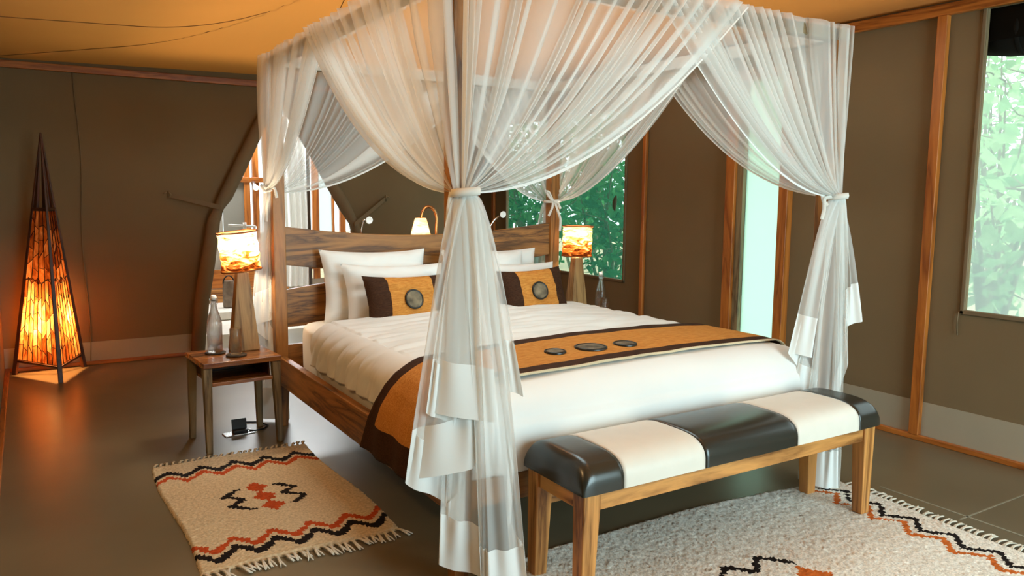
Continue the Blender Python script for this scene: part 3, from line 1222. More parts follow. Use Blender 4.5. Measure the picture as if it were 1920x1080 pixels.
def cushion(c, Wd, Hd, T, tilt, rz, label, seed, roll=0.0):
    b1 = MB()
    top, bot = pillow_mesh(Wd, Hd, T, 56, 34, .075, seed, .008)
    top, Rm = place(top, c, tilt, rz, roll)
    bot, _ = place(bot, c, tilt, rz, roll)
    for G in (top, bot):
        n0 = len(b1.f)
        b1.grid(G)
        k = 0
        for i in range(55):
            u = -1 + 2 * (i + .5) / 55
            for j in range(33):
                b1.m[n0 + k] = 1 if abs(u) > .56 else 0
                k += 1
    o = b1.build('cushion', [M['orange'], M['brown']], smooth=True)
    tag(o, label, 'cushion', 'orange and brown cushions on the bed')
    ctr = Vector(c) + Rm @ Vector((0, -T / 2 - .004, -.005))
    disc('beaded_patch', ctr, .056, bd, o, Rm @ Matrix.Rotation(PI / 2, 3, 'X'), .008)
    return o


cushion((.585, 1.700, .735), .51, .31, .15, -.36, .07, 'orange cushion with brown ends and beaded disc on the left side of the bed', 11, .03)
cushion((1.415, 1.690, .735), .46, .31, .15, -.36, -.02, 'orange cushion with brown ends and beaded disc on the right side of the bed', 17, -.03)


# ------------------------------------------------------------------ canopy nets
def smooth_noise(x, seed):
    return nz(x, seed * 3.71, seed * 1.3)


def net_panel(post, dirv, nrm, S, tie, npl, off, seed, name, parent, s0=0.0, sag=.15, tie_w=.035):
    """sheer cloth folded along the rail from the post outwards and drawn to the tie"""
    r = np.random.default_rng(seed * 13 + 1)
    m_ = 10
    wid = np.exp(r.normal(0, .75, npl))
    wid /= wid.sum()
    edge = np.concatenate([[0], np.cumsum(wid)])
    back = r.uniform(.0, .95, npl)
    lift = r.uniform(.5, 1.5, npl)
    nv = 40
    d = Vector(dirv)
    n = Vector(nrm)
    Z = Vector((0, 0, 1))
    T = Vector(tie)
    base = Vector((post[0], post[1], PH))
    ztop = PH + .012
    P_ = []
    for a_ in range(npl):
        for q in range(m_):
            tau = q / m_
            col = []
            for j in range(nv + 4):
                t_ = max(0, (j - 4) / (nv - 1))
                u = 1 - t_
                # fold: forwards, doubled back, forwards again
                bk = back[a_] * (.65 + .7 * smooth_noise(t_ * 2.2 + a_ * 1.7, seed)) * min(1, .25 + 2.5 * t_)
                bk = max(0, min(.85, bk))
                if tau < .5:
                    f = tau / .5 * (.35 + .65 * bk + .15)
                elif tau < .75:
                    hi = .5 + .65 * bk
                    f = hi - (tau - .5) / .25 * bk
                else:
                    lo = .5 - .35 * bk
                    f = lo + (tau - .75) / .25 * (1 - lo)
                k = edge[a_] + wid[a_] * f
                s = s0 + (S - s0) * k
                layer = (math.sin(tau * 2 * PI) * .013 + (.005 if .5 <= tau < .75 else 0)) * lift[a_]
                if j < 4:      # cloth folded over the rail
                    qz = [(-.045, -.05), (-.040, .008), (-.012, .016), (off * .75, .016)][j]
                    p = base + d * s + n * (qz[0] + layer * .7)
                    p.z = PH + qz[1] + (.004 * math.sin(tau * 2 * PI) if j in (1, 2) else 0)
                    col.append(p)
                    continue
                top = base + d * s + n * off
                top.z = ztop
                tp = T + d * (tie_w * (k - .35)) + n * (.010 * math.sin(a_ * 1.9))
                hz = (top - tp)
                s_lin = hz.dot(d)
                P1 = top + (tp - top) * .30 - Z * (sag * (.25 + .75 * k))
                P2 = tp + d * (s_lin * .36) + Z * (.16 * (1 - k) + .018) + n * (hz.dot(n) * .3)
                p = top * u ** 3 + P1 * (3 * u * u * t_) + P2 * (3 * u * t_ * t_) + tp * t_ ** 3
                open_ = math.sin(PI * min(1, t_ * .9 + .06)) ** .7
                ripple = .014 * smooth_noise(k * 6 + .6 * t_, seed + 5) + .010 * smooth_noise(k * 17, seed + 7) * (1 - t_ * .5)
                p = p + n * (layer * (1.0 + 1.6 * open_) * (.35 + .65 * u) + ripple * open_)
                col.append(p)
            P_.append(col)
    P_.append([Vector(c) for c in P_[-1]])
    for j in range(nv + 4):
        P_[-1][j] = P_[-2][j] + d * .004
    b1 = MB()
    b1.grid(P_)
    o = b1.build(name, M['net'], parent, smooth=True, fix=False)
    # the stitched, doubled free edge
    b2 = MB()
    E_ = P_[-1][3:]
    b2.grid([[p + n * .0015 for p in E_], [p + n * .0035 - (Z * .012 + d * .004) * min(1, .3 + 3 * (1 - i / len(E_))) for i, p in enumerate(E_)]])
    b2.build('edge_hem', M['hem'], o, smooth=True, fix=False)
    return o


LAT = Vector((math.cos(YAW), -math.sin(YAW), 0))
TOW = Vector((-math.sin(YAW), -math.cos(YAW), 0))


def spline(pts, n):
    """Catmull-Rom through the path, softened"""
    A = np.array(pts, float)
    A = np.vstack([2 * A[0] - A[1], A, 2 * A[-1] - A[-2]])
    out = []
    m_ = len(A) - 3
    for k in np.linspace(0, m_ - 1e-6, n):
        i = int(k)
        f = k - i
        f = f * .5 + (f * f * (3 - 2 * f)) * .5
        p0, p1, p2, p3 = A[i:i + 4]
        cr = .5 * ((2 * p1) + (-p0 + p2) * f + (2 * p0 - 5 * p1 + 4 * p2 - p3) * f * f + (-p0 + 3 * p1 - 3 * p2 + p3) * f ** 3)
        ln = p1 * (1 - f) + p2 * f
        out.append(.45 * cr + .55 * ln)
    return np.array(out)


def net_tail(tie, path, parent, lat=LAT, tow=TOW, hem=.175, seed=0, drift=(0, 0), belly=.6):
    n = 34 * (len(path) - 1)
    A = spline(path, n)
    T = Vector(tie)
    nv = 30
    sheer, band = [], []
    for i in range(n):
        u, w, zh = A[i]
        k = i / (n - 1)
        zh = max(zh, .012)
        L = T.z - zh
        c1, c2 = [], []
        th = 2 * PI * (i / 41.0)
        for j in range(nv):
            t_ = j / (nv - 1)
            z = T.z - L * t_
            g = (t_ ** belly)
            rip = .010 * math.sin(i * .42 + 2 * smooth_noise(k * 9, seed)) * (.35 + .65 * t_) * (1 - .75 * max(0, (t_ * L - (L - hem)) / hem) if L > hem else 1)
            rip2 = .006 * math.sin(i * .19 + 4 * t_ + seed)
            # bundle at the tie, spreading below it
            u0 = .030 * math.cos(th)
            w0 = .014 * math.sin(th)
            uu = u0 * (1 - g) + u * g
            ww = w0 * (1 - g) + w * g + rip + rip2 * t_
            p = T + lat * uu + tow * ww + Vector((drift[0] * t_, drift[1] * t_, 0))
            p.z = z
            c1.append(p)
        # split at the hem line
        cut = max(0.05, 1 - hem / max(L, .05))
        def at(tt):
            f = tt * (nv - 1)
            a = min(int(f), nv - 2)
            return c1[a].lerp(c1[a + 1], f - a)
        sheer.append([at(cut * q / 21) for q in range(22)])
        band.append([at(cut + (1 - cut) * q / 7) + tow * .0015 for q in range(8)])
    b1 = MB()
    b1.grid(sheer)
    b1.build('net_tail', M['net'], parent, smooth=True, fix=False)
    b2 = MB()
    b2.grid(band)
    b2.build('cotton_hem', M['hem'], parent, smooth=True, fix=False)


def ring(tie, parent, ru=.044, rw=.030, h=.026, lat=LAT, tow=TOW):
    P_ = []
    for i in range(40):
        a = 2 * PI * i / 40
        row = []
        for (dr, dz) in ((0, -h / 2), (.003, 0), (0, h / 2)):
            p = Vector(tie) + lat * ((ru + dr) * math.cos(a)) + tow * ((rw + dr) * math.sin(a))
            p.z += dz + .004 * math.cos(a)
            row.append(p)
        P_.append(row)
    b1 = MB()
    b1.grid(P_, close=True)
    return b1.build('tie_band', M['ribbon'], parent, smooth=True, solid=.002)


def ribbon(paths, parent, name='bow', wdt=.016, lat=LAT, tow=TOW):
    b1 = MB()
    for pts in paths:
        A = spline(pts, 26)
        P_ = []
        for i in range(len(A)):
            a = A[min(i + 1, len(A) - 1)] - A[max(i - 1, 0)]
            tdir = Vector(a).normalized()
            side = tdir.cross(tow).normalized()
            p = Vector(A[i])
            tw = .3 * math.sin(i * .3)
            side = (side * math.cos(tw) + tow * math.sin(tw)).normalized()
            P_.append([p - side * wdt / 2, p + side * wdt / 2])
        b1.grid(P_)
    return b1.build(name, M['ribbon'], parent, smooth=True, solid=.0015)


def around(tie, pts):
    T = Vector(tie)
    return [tuple(T + LAT * u + TOW * w + Vector((0, 0, z))) for u, w, z in pts]


NG = 'white canopy nets tied to the bed posts'
# near post (foot, left)
c = thing('canopy_net', 'white canopy net tied to the near foot post, falling to the floor', 'canopy net', (0, 0, 0), NG)
TFL = (-.005, -.060, 1.338)
net_panel((0, 0), (1, 0, 0), (0, -1, 0), 1.275, TFL, 21, .072, 3, 'net_panel', c, -.02)
net_panel((0, 0), (0, 1, 0), (-1, 0, 0), 1.35, (TFL[0] - .02, TFL[1] + .02, TFL[2]), 18, .060, 8, 'net_panel', c, -.05)
net_tail(TFL, [(.105, .050, .603), (-.122, .060, .637), (-.06, .035, .60), (.03, .022, .50), (.027, .045, .448), (-.192, .050, .401), (-.079, .018, .329),
               (0.0, .01, .22), (-.086, .03, .115), (.06, .045, .075), (.055, .06, .025), (.078, .085, .012), (.212, .070, .012), (.15, .015, .12), (.16, -.01, .45),
               (.135, -.005, .684), (.190, .005, .68)], c, seed=1)
ring(TFL, c, .045, .034)
ribbon([around(TFL, [(-.045, .0, .0), (-.052, .01, -.05), (-.056, .005, -.10), (-.062, .01, -.16)])], c, 'tie_end')

# far foot post (foot, right)
c = thing('canopy_net', 'white canopy net tied to the right foot post behind the far end of the bench', 'canopy net', (BW, 0, 0), NG)
TFR = (1.866, -.062, 1.335)
net_panel((BW, 0), (-1, 0, 0), (0, -1, 0), 1.10, TFR, 20, .048, 13, 'net_panel', c, -.055)
net_panel((BW, 0), (0, 1, 0), (1, 0, 0), 1.22, (TFR[0] + .02, TFR[1] + .02, TFR[2]), 15, .055, 21, 'net_panel', c, -.02, .20)
net_tail(TFR, [(-.082, .045, .62), (-.188, .040, .64), (-.12, .02, .55), (-.15, .025, .42), (-.05, .02, .36), (-.115, .04, .06), (.0, .05, .018), (.075, .045, .018), (.05, .03, .07),
               (.03, .02, .3), (.085, .03, .593), (.04, .01, .66), (.07, .02, .753), (.152, .0, .779)], c, seed=2, drift=(-.02, 0))
ring(TFR, c, .042, .032)
ribbon([around(TFR, [(-.04, .03, .0), (-.075, .04, -.01), (-.075, .04, -.06), (-.085, .045, -.10)]),
        around(TFR, [(-.05, .03, .005), (-.085, .035, .02), (-.08, .04, -.02), (-.06, .04, -.04)])], c)

# head, left
c = thing('canopy_net', 'white canopy net tied to the head post beside the left bedside table', 'canopy net', (0, BL, 0), NG)
THL = (-.035, BL + .005, 1.352)
net_panel((0, BL), (0, -1, 0), (-1, 0, 0), 1.06, (THL[0] - .015, THL[1], THL[2]), 16, .046, 31, 'net_panel', c, -.05, .10)
net_panel((0, BL), (1, 0, 0), (0, 1, 0), 1.34, (THL[0] + .05, BL + .04, THL[2] - .02), 16, .048, 37, 'net_panel', c, -.03, .17)
net_tail(THL, [(.0, .02, .66), (.074, .035, .634), (.0, .02, .61), (-.105, .035, .572), (-.03, .01, .5), (.03, .0, .46), (-.04, .0, .47), (.075, .02, .23),
               (-.01, -.045, .17), (-.115, -.055, .012), (.075, -.05, .012), (.04, -.07, .2), (.0, -.07, .4)], c, seed=3, drift=(-.0, .05), hem=.19)
ring(THL, c, .036, .030, .02)
ribbon([around(THL, [(.0, .04, .0), (.02, .06, .012), (.045, .06, 0.0), (.055, .06, -.05)]),
        around(THL, [(.0, .04, .0), (.012, .06, -.04), (-.002, .06, -.10), (-.006, .06, -.18)]),
        around(THL, [(.0, .04, .0), (-.03, .055, .018), (-.01, .06, -.018), (.03, .06, -.005)])], c)

# head, right
c = thing('canopy_net', 'white canopy net tied with a bow to the head post beside the right bedside table', 'canopy net', (BW, BL, 0), NG)
THR = (1.868, BL + .052, 1.288)
net_panel((BW, BL), (0, -1, 0), (1, 0, 0), 1.30, (THR[0] + .03, THR[1] - .03, THR[2]), 16, .046, 41, 'net_panel', c, -.05, .15)
net_panel((BW, BL), (-1, 0, 0), (0, 1, 0), .92, THR, 13, .046, 47, 'net_panel', c, -.03, .15)
net_tail(THR, [(-.13, -.01, .92), (-.10, -.02, .6), (-.02, -.02, .3), (-.05, -.02, .05), (.03, -.01, .05), (.055, .0, .3), (.035, .01, .506), (.10, .02, .60), (.07, .0, .66)], c, seed=4, hem=.19, drift=(.0, .02))
ring((BW, BL, THR[2]), c, .058, .056, .02)
ribbon([around((BW, BL, THR[2]), [(.0, .062, .0), (-.03, .07, .06), (-.05, .07, .065), (-.03, .07, .03), (.0, .07, .0)]),
        around((BW, BL, THR[2]), [(.0, .062, .0), (-.005, .07, -.04), (-.03, .07, -.10)]),
        around((BW, BL, THR[2]), [(.0, .062, .0), (.03, .07, -.01), (.05, .07, -.05)]),
        around((BW, BL, THR[2]), [(.01, .062, .0), (.03, .07, -.06), (.05, .07, -.12), (.048, .07, -.2)])], c)

# ------------------------------------------------------------------ bench at the foot of the bed
BX0, BX1, BY0, BY1 = .245, 1.755, -.385, -.055
bench = thing('bed_bench', 'honey teak bench with black and cream leather panels at the foot of the bed', 'bench', ((BX0 + BX1) / 2, (BY0 + BY1) / 2, 0))
ZF = .395
for (x, y, z0, sx) in ((BX0 + .035, BY0 + .035, .0135, -1), (BX1 - .035, BY0 + .035, .0135, 1), (BX0 + .035, BY1 - .03, .0, -1), (BX1 - .035, BY1 - .03, .0, 1)):
    b_ = MB()
    b_.frustum((x + sx * .012, y, z0), (.050, .050), (x, y, ZF), (.070, .062))
    b_.build('leg', M['bench_z'], bench, bevel=.005)
for y in (BY0 + .012, BY1 - .05):
    b_ = MB()
    b_.box((BX0 + .07, y, ZF - .062), (BX1 - .07, y + .028, ZF))
    b_.build('long_rail', M['bench_x'], bench, bevel=.003)
for x in (BX0 + .01, BX1 - .04):
    b_ = MB()
    b_.box((x, BY0 + .066, ZF - .062), (x + .03, BY1 - .062, ZF))
    b_.build('end_rail', M['bench_y'], bench, bevel=.003)
for y in (BY1 - .045,):
    b_ = MB()
    b_.box((BX0 + .07, y, ZF - .135), (BX1 - .07, y + .022, ZF - .095))
    b_.build('stretcher', M['bench_x'], bench, bevel=.003)


def pad_pt(x, k):
    """k 0..1 around the upholstered section from front lower edge over the top to the back"""
    yc, hy = (BY0 + BY1) / 2, (BY1 - BY0) / 2 + .012
    a = PI * (1 - k)
    ex = 1.0
    e = min(x - (BX0 - .015), (BX1 + .015) - x)
    r = .045
    if e < r:
        ex = math.sqrt(max(0.0, 1 - ((r - e) / r) ** 2))
    yy = yc - hy * (1 - .05 * (1 - ex)) * math.copysign(abs(math.cos(a)) ** .55, -math.cos(a)) * -1
    zz = ZF + .002 + (.085 + .022 * math.sin(PI * k)) * (abs(math.sin(a)) ** .42) * (.20 + .80 * ex)
    return (x, yy, zz)


seams = [BX0 - .015, .392, .755, 1.242, 1.62, BX1 + .015]
for i in range(5):
    x0, x1 = seams[i], seams[i + 1]
    g0 = .0012 if i else 0
    g1 = .0012 if i < 4 else 0
    xs = np.linspace(x0 + g0, x1 - g1, 26)
    if i == 0:
        xs = np.concatenate([x0 + .05 * (1 - np.cos(np.linspace(0, PI / 2, 12))), np.linspace(x0 + .055, x1 - g1, 10)])
    if i == 4:
        xs = np.concatenate([np.linspace(x0 + g0, x1 - .055, 10), x1 - .05 * (1 - np.cos(np.linspace(PI / 2, 0, 12)))])
    P_ = []
    for x in xs:
        puff = -.0022 * (math.exp(-((x - x0) / .010) ** 2) * (i > 0) + math.exp(-((x - x1) / .010) ** 2) * (i < 4))
        P_.append([(p[0], p[1], p[2] + puff * (1 if 0 < kk < 1 else 0)) for kk in np.linspace(0, 1, 44) for p in [pad_pt(x, kk)]])
    b_ = MB()
    b_.grid(P_)
    for e in (0, len(P_) - 1):
        b_.f.append(tuple(e * 44 + k for k in range(44)))
        b_.m.append(0)
    o = b_.build('leather_panel', M['leather_black'] if i % 2 == 0 else M['leather_white'], bench, smooth=True)
    o['label'] = 'black leather section of the seat pad' if i % 2 == 0 else 'cream leather section of the seat pad'


# ------------------------------------------------------------------ rugs
def polydist(px, py, pts):
    dmin = np.full(px.shape, 9.0)
    for (a, b2) in zip(pts, pts[1:]):
        ax, ay = a
        bx, by = b2
        L2 = (bx - ax) ** 2 + (by - ay) ** 2
        k = np.clip(((px - ax) * (bx - ax) + (py - ay) * (by - ay)) / L2, 0, 1)
        dmin = np.minimum(dmin, np.hypot(px - ax - k * (bx - ax), py - ay - k * (by - ay)))
    return dmin


def rug_mesh(x0, x1, y0, y1, cell, knot, pattern, warp, seed, th):
    r = np.random.default_rng(seed)
    nx_, ny_ = int((x1 - x0) / cell), int((y1 - y0) / cell)
    X = np.linspace(x0, x1, nx_ + 1)
    Y = np.linspace(y0, y1, ny_ + 1)
    GX, GY = np.meshgrid(X, Y, indexing='ij')
    cx, cy = (GX[:-1, :-1] + GX[1:, 1:]) / 2, (GY[:-1, :-1] + GY[1:, 1:]) / 2
    # the weave steps from knot to knot
    kx = (np.floor(cx / knot) + .5) * knot
    ky = (np.floor(cy / knot) + .5) * knot
    mi = pattern(kx, ky)
    Zh = th + r.normal(0, .0011, GX.shape) + .0015 * np.sin(GX / knot * PI) * np.sin(GY / knot * PI)
    Zh += .003 * np.sin(GX * 7 + 1) * np.sin(GY * 5 + seed)
    J = cell * .25
    GX = GX + r.normal(0, J, GX.shape)
    GY = GY + r.normal(0, J, GY.shape)
    edge = np.zeros(GX.shape, bool)
    edge[0, :] = edge[-1, :] = edge[:, 0] = edge[:, -1] = True
    Zh[edge] = .001
    WX, WY = warp(GX, GY)
    n = ny_ + 1
    V = np.stack([WX, WY, Zh], -1).reshape(-1, 3).tolist()
    F = [(i * n + j, (i + 1) * n + j, (i + 1) * n + j + 1, i * n + j + 1) for i in range(nx_) for j in range(ny_)]
    b1 = MB()
    b1.v, b1.f, b1.m = V, F, mi.reshape(-1).astype(int).tolist()
    return b1


def tassel_mesh(L, seed, m_, curl):
    r = np.random.default_rng(seed)
    b1 = MB()
    for k in range(3):
        a = r.uniform(-.35, .35)
        w = (k - 1) * .0035
        pts = []
        for i in range(6):
            f = i / 5
            pts.append((w + math.sin(a) * L * f * f * .6 + .003 * math.sin(f * 6 + k), -L * f * (1 - .1 * abs(a)), .006 + curl * math.sin(f * PI) * .012))
        b1.tube(pts, [.0022, .0042, .0040, .0038, .0036, .0016], 5)
    me = b1.build('tassel', m_, None, smooth=True)
    return me


def fringe(rug, protos, pts, ang, rr):
    off = root_loc(rug)
    for i, (x, y) in enumerate(pts):
        o = protos[i % len(protos)].copy()
        COL.objects.link(o)
        o.parent = rug
        o.location = (x - off.x, y - off.y, 0)
        o.rotation_euler = (0, 0, ang + rr.uniform(-.25, .25))
        s_ = rr.uniform(.8, 1.15)
        o.scale = (1, s_, 1)


rr = random.Random(5)
# small bedside rug
rx0, rx1, ry0, ry1 = -.745, .005, .505, 1.735


def zig(n, pitch, x_start, lo, hi):
    return [(x_start + i * pitch, lo if i % 2 == 0 else hi) for i in range(n)]


tb = [(-.79, 1.52)] + [(-.683 + i * .0745, 1.618 if i % 2 == 0 else 1.528) for i in range(11)]
to = [(p[0], p[1] - .066) for p in tb]
bo = [(-.745 + i * .0745, .735 if i % 2 == 0 else .645) for i in range(11)]
bb_ = [(p[0], p[1] - .078) for p in bo]


def pat_small(x, y):
    m_ = np.zeros(x.shape)
    for L_ in (to, bo):
        m_[polydist(x, y, L_) < .0145] = 2
    for L_ in (tb, bb_):
        m_[polydist(x, y, L_) < .0165] = 1
    for cy in (1.225, 1.110, .995):
        m_[np.abs(x + .37) / .052 + np.abs(y - cy) / .062 < 1] = 2
    zl = [(-.456, 1.230), (-.525, 1.168), (-.456, 1.112), (-.525, 1.045), (-.456, .985)]
    zr = [(-.285, 1.230), (-.225, 1.165), (-.285, 1.112), (-.220, 1.048), (-.285, .983)]
    for L_ in (zl, zr):
        m_[polydist(x, y, L_) < .0135] = 1
    return m_


b_ = rug_mesh(rx0, rx1, ry0, ry1, .0068, .0125, pat_small, lambda X, Y: (X + .012 * np.sin((Y - .5) * 5) - .0 * Y, Y + .006 * np.sin(X * 9)), 3, .012)
b_.v = [(p[0], p[1], max(p[2], .001)) for p in b_.v]
rug1 = b_.build('bedside_rug', [M['wool'], M['wool_black'], M['wool_red']], smooth=True, fix=False)
tag(rug1, 'small tan wool rug with black and rust zigzags beside the bed', 'rug')
pro = []
for k in range(4):
    pro.append(tassel_mesh(.086, 40 + k, M['yarn'], .6))
fringe(rug1, pro, [(rx0 + .012 + i * .0278, ry0 + .006 * math.sin((rx0 + i * .0278) * 9) + .004) for i in range(27)], 0.12, rr)
pro2 = []
for k in range(4):
    pro2.append(tassel_mesh(.036, 60 + k, M['yarn_tan'], 1.0))
fringe(rug1, pro2, [(rx0 + .012 + i * .0278, ry1 - .004) for i in range(27)], PI - .3, rr)
# large rug under the bench
qx0, qx1, qy0, qy1 = -.08, 1.955, -1.34, .02


def pat_big(x, y):
    m_ = np.zeros(x.shape)
    nb = [(1.872 if i % 2 == 0 else 1.785, .055 - i * .0905 - .17 * 0 - .078) for i in range(17)]
    nb = [(1.875 if i % 2 else 1.787, -.035 - i * .0892) for i in range(16)]
    no = [(p[0] - .068, p[1]) for p in nb]
    m_[polydist(x, y, no) < .0115] = 2
    m_[polydist(x, y, nb) < .0120] = 1
    lb = [(.0 if i % 2 else .088, -.035 - i * .0892) for i in range(16)]
    m_[polydist(x, y, [(p[0] + .068, p[1]) for p in lb]) < .0115] = 2
    m_[polydist(x, y, lb) < .0120] = 1
    for cx in (.79, .945, 1.10):
        m_[np.abs(x - cx) / .082 + np.abs(y + .632) / .088 < 1] = 2
    m_[polydist(x, y, [(.78, -.495), (.865, -.42), (.95, -.495), (1.027, -.425), (1.115, -.515)]) < .0125] = 1
    m_[polydist(x, y, [(.78, -.77), (.865, -.845), (.95, -.77), (1.027, -.84), (1.115, -.75)]) < .0125] = 1
    return m_


def warp_big(X, Y):
    k = (Y - qy0) / (qy1 - qy0)
    top = np.where(X > 1.1, .045 - .12 * ((X - 1.1) / .85) ** 1.6, .045 - .09 * np.clip((.36 - X) / .4, 0, 2)) - .012
    return X + .02 * np.sin(Y * 3.5 + 1.2), Y + top * k ** 2


b_ = rug_mesh(qx0, qx1, qy0, qy1, .0085, .0118, pat_big, warp_big, 9, .012)
rug2 = b_.build('bench_rug', [M['wool_grey'], M['wool_black'], M['wool_orange']], smooth=True, fix=False)
tag(rug2, 'large grey cream wool rug with zigzag border under the bench', 'rug')
pro3 = []
for k in range(4):
    pro3.append(tassel_mesh(.066, 80 + k, M['yarn'], .6))
pp = []
for i in range(46):
    y = qy1 - .05 - i * .029
    X_, Y_ = warp_big(np.array([qx1]), np.array([y]))
    pp.append((float(X_[0]) - .004, float(Y_[0])))
fringe(rug2, pro3, pp, PI / 2, rr)
for p_ in pro + pro2 + pro3:
    bpy.data.objects.remove(p_)


# ------------------------------------------------------------------ bedside tables
def nightstand(label):
    t_ = thing('bedside_table', label, 'bedside table', (-.285, 2.02, 0), 'bedside tables')
    x0, x1, y0, y1, zt = -.495, -.095, 1.825, 2.185, .475
    b1 = MB()
    b1.box((x0, y0, zt - .028), (x1, y1, zt))
    b1.build('top', M['night_x'], t_, bevel=.004)
    for (x, y, dx, dy) in ((x0 + .025, y0 + .03, -.004, -.010), (x1 - .025, y0 + .03, .012, -.010), (x0 + .025, y1 - .03, -.006, .02), (x1 - .025, y1 - .03, .010, .02)):
        b1 = MB()
        b1.frustum((x + dx, y + dy, 0), (.030, .030), (x, y, zt - .028), (.044, .042))
        b1.build('leg', M['grey_z'], t_, bevel=.004)
    b1 = MB()
    b1.box((x0 + .045, y0 + .012, zt - .125), (x1 - .045, y1 - .03, zt - .107))
    b1.build('shelf', M['night_x'], t_, bevel=.003)
    b1 = MB()
    b1.box((x0 + .045, y1 - .045, zt - .107), (x1 - .045, y1 - .03, zt - .028))
    b1.box((x0 + .045, y0 + .06, zt - .107), (x0 + .055, y1 - .045, zt - .028))
    b1.box((x1 - .055, y0 + .06, zt - .107), (x1 - .045, y1 - .045, zt - .028))
    b1.build('drawer_box', M['lamp_wood'], t_)
    return t_


n1_ = nightstand('teak bedside table with tapered legs standing left of the bed')
n1_.rotation_euler = (0, 0, .07)
n2_ = copy_tree(n1_)
n2_.location = (2.17, 2.03, 0)
n2_.rotation_euler = (0, 0, .0)
n2_['label'] = 'dark bedside table right of the bed, half hidden by the duvet'
NT = .475


# ------------------------------------------------------------------ table lamps, bottles, glasses, coasters
def table_lamp(x, y, z, label, tilt, seed, bw=.15, tw=.062):
    t_ = thing('table_lamp', label, 'lamp', (x, y, z), 'goatskin table lamps')
    b1 = MB()
    b1.frustum((x, y, z), (bw, .10), (x, y, z + .43), (tw, .055))
    b1.build('base', M['lamp_base'], t_, bevel=.006)
    b1 = MB()
    b1.tube([(x, y, z + .43), (x, y, z + .50)], .012, 10)
    b1.build('stem', M['copper'], t_, smooth=True)
    b1 = MB()
    prof = [(.104, 0), (.103, .006)] + [(.101 + .003 * math.sin(i * 1.9 + seed), .012 + i * .0185) for i in range(1, 11)] + [(.105, .203), (.104, .212)]
    b1.lathe(prof, (0, 0, 0), 56, wob=lambda a, i: .035 * nz(math.cos(a) * 2.2 + seed, math.sin(a) * 2.2, i * .35) + .02 * nz(math.cos(a) * 7, math.sin(a) * 7 + seed, i * .8))
    Rm = Matrix.Rotation(tilt, 3, 'Y')
    b1.v = [tuple(Rm @ Vector((p[0], p[1], p[2] + .008 * nz(p[0] * 20, p[1] * 20, seed))) + Vector((x, y, z + .435))) for p in b1.v]
    sh = b1.build('lamp_shade', M['goatskin'], t_, smooth=True)
    for zz, rr_ in ((.003, .1045), (.209, .1055)):
        b1 = MB()
        b1.tube([tuple(Rm @ Vector((rr_ * math.cos(a), rr_ * math.sin(a), zz + .004 * nz(math.cos(a) * 2, math.sin(a) * 2, seed))) + Vector((x, y, z + .435))) for a in np.linspace(0, 2 * PI, 40)], .0042, 6)
        b1.build('shade_rim', plain('stitched_rim', '#8a4a18', .8), sh, smooth=True)
    for a in (0, 2 * PI / 3, 4 * PI / 3):
        pass
    b1 = MB()
    for a in (0.3, .3 + 2 * PI / 3, .3 + 4 * PI / 3):
        b1.tube([(x, y, z + .50), tuple(Rm @ Vector((.10 * math.cos(a), .10 * math.sin(a), .065)) + Vector((x, y, z + .435)))], .0025, 5)
    b1.build('shade_carrier', M['black'], t_, smooth=True)
    return t_


table_lamp(-.215, 2.09, NT, 'glowing goatskin lamp on the left bedside table, shade slightly tilted', -.10, 1.0)
table_lamp(2.03, 2.08, NT, 'glowing goatskin lamp on the right bedside table beside the green window', .02, 4.0)
for (lx, ly) in ((-.215, 2.09),):
    cb_ = MB()
    cb_.tube([(-.125, 2.07, .95), (-.120, 2.06, .80), (-.125, 2.08, .62), (-.118, 2.10, .50), (-.10, 2.20, .477)], .0035, 6)


def bottle(x, y, z, label):
    t_ = thing('glass_bottle', label, 'bottle', (x, y, z), 'swing-top water bottles')
    b1 = MB()
    b1.lathe([(0, .002), (.034, .0), (.038, .006), (.039, .03), (.039, .150), (.036, .172), (.026, .205), (.0175, .235), (.0150, .255), (.0150, .268), (.0185, .270), (.0185, .280), (.0135, .281),
              (.0115, .268), (.0120, .25), (.0150, .234), (.0235, .203), (.0335, .170), (.0362, .150), (.0362, .014), (.0, .010)], (x, y, z), 32)
    b1.build('body', M['glass'], t_, smooth=True)
    b1 = MB()
    b1.lathe([(0, .275), (.0112, .275), (.0112, .284), (.0150, .286), (.0150, .300), (.009, .306), (0, .307)], (x, y, z), 20)
    b1.build('stopper', M['white_plastic'], t_, smooth=True)
    b1 = MB()
    for s_ in (-1, 1):
        b1.tube([(x + s_ * .0155, y, z + .296), (x + s_ * .0200, y, z + .285), (x + s_ * .0195, y - .006, z + .262), (x + s_ * .0165, y, z + .255)], .0013, 5)
    b1.build('wire_bail', M['chrome'], t_, smooth=True)
    return t_


def tumbler(x, y, z, label):
    b1 = MB()
    b1.lathe([(0, .001), (.027, 0), (.0285, .004), (.0305, .135), (.0297, .1365), (.0287, .135), (.0268, .012), (0, .010)], (x, y, z), 32)
    o = b1.build('tumbler', M['glass'], smooth=True)
    return tag(o, label, 'glass', 'upturned water glasses')


def coaster(x, y, z, label):
    b1 = MB()
    b1.lathe([(0, .0005), (.050, .0), (.053, .003), (.053, .006), (.049, .008), (.046, .006), (0, .006)], (x, y, z), 36)
    o = b1.build('coaster', M['cork'], smooth=True)
    return tag(o, label, 'coaster', 'round woven coasters')


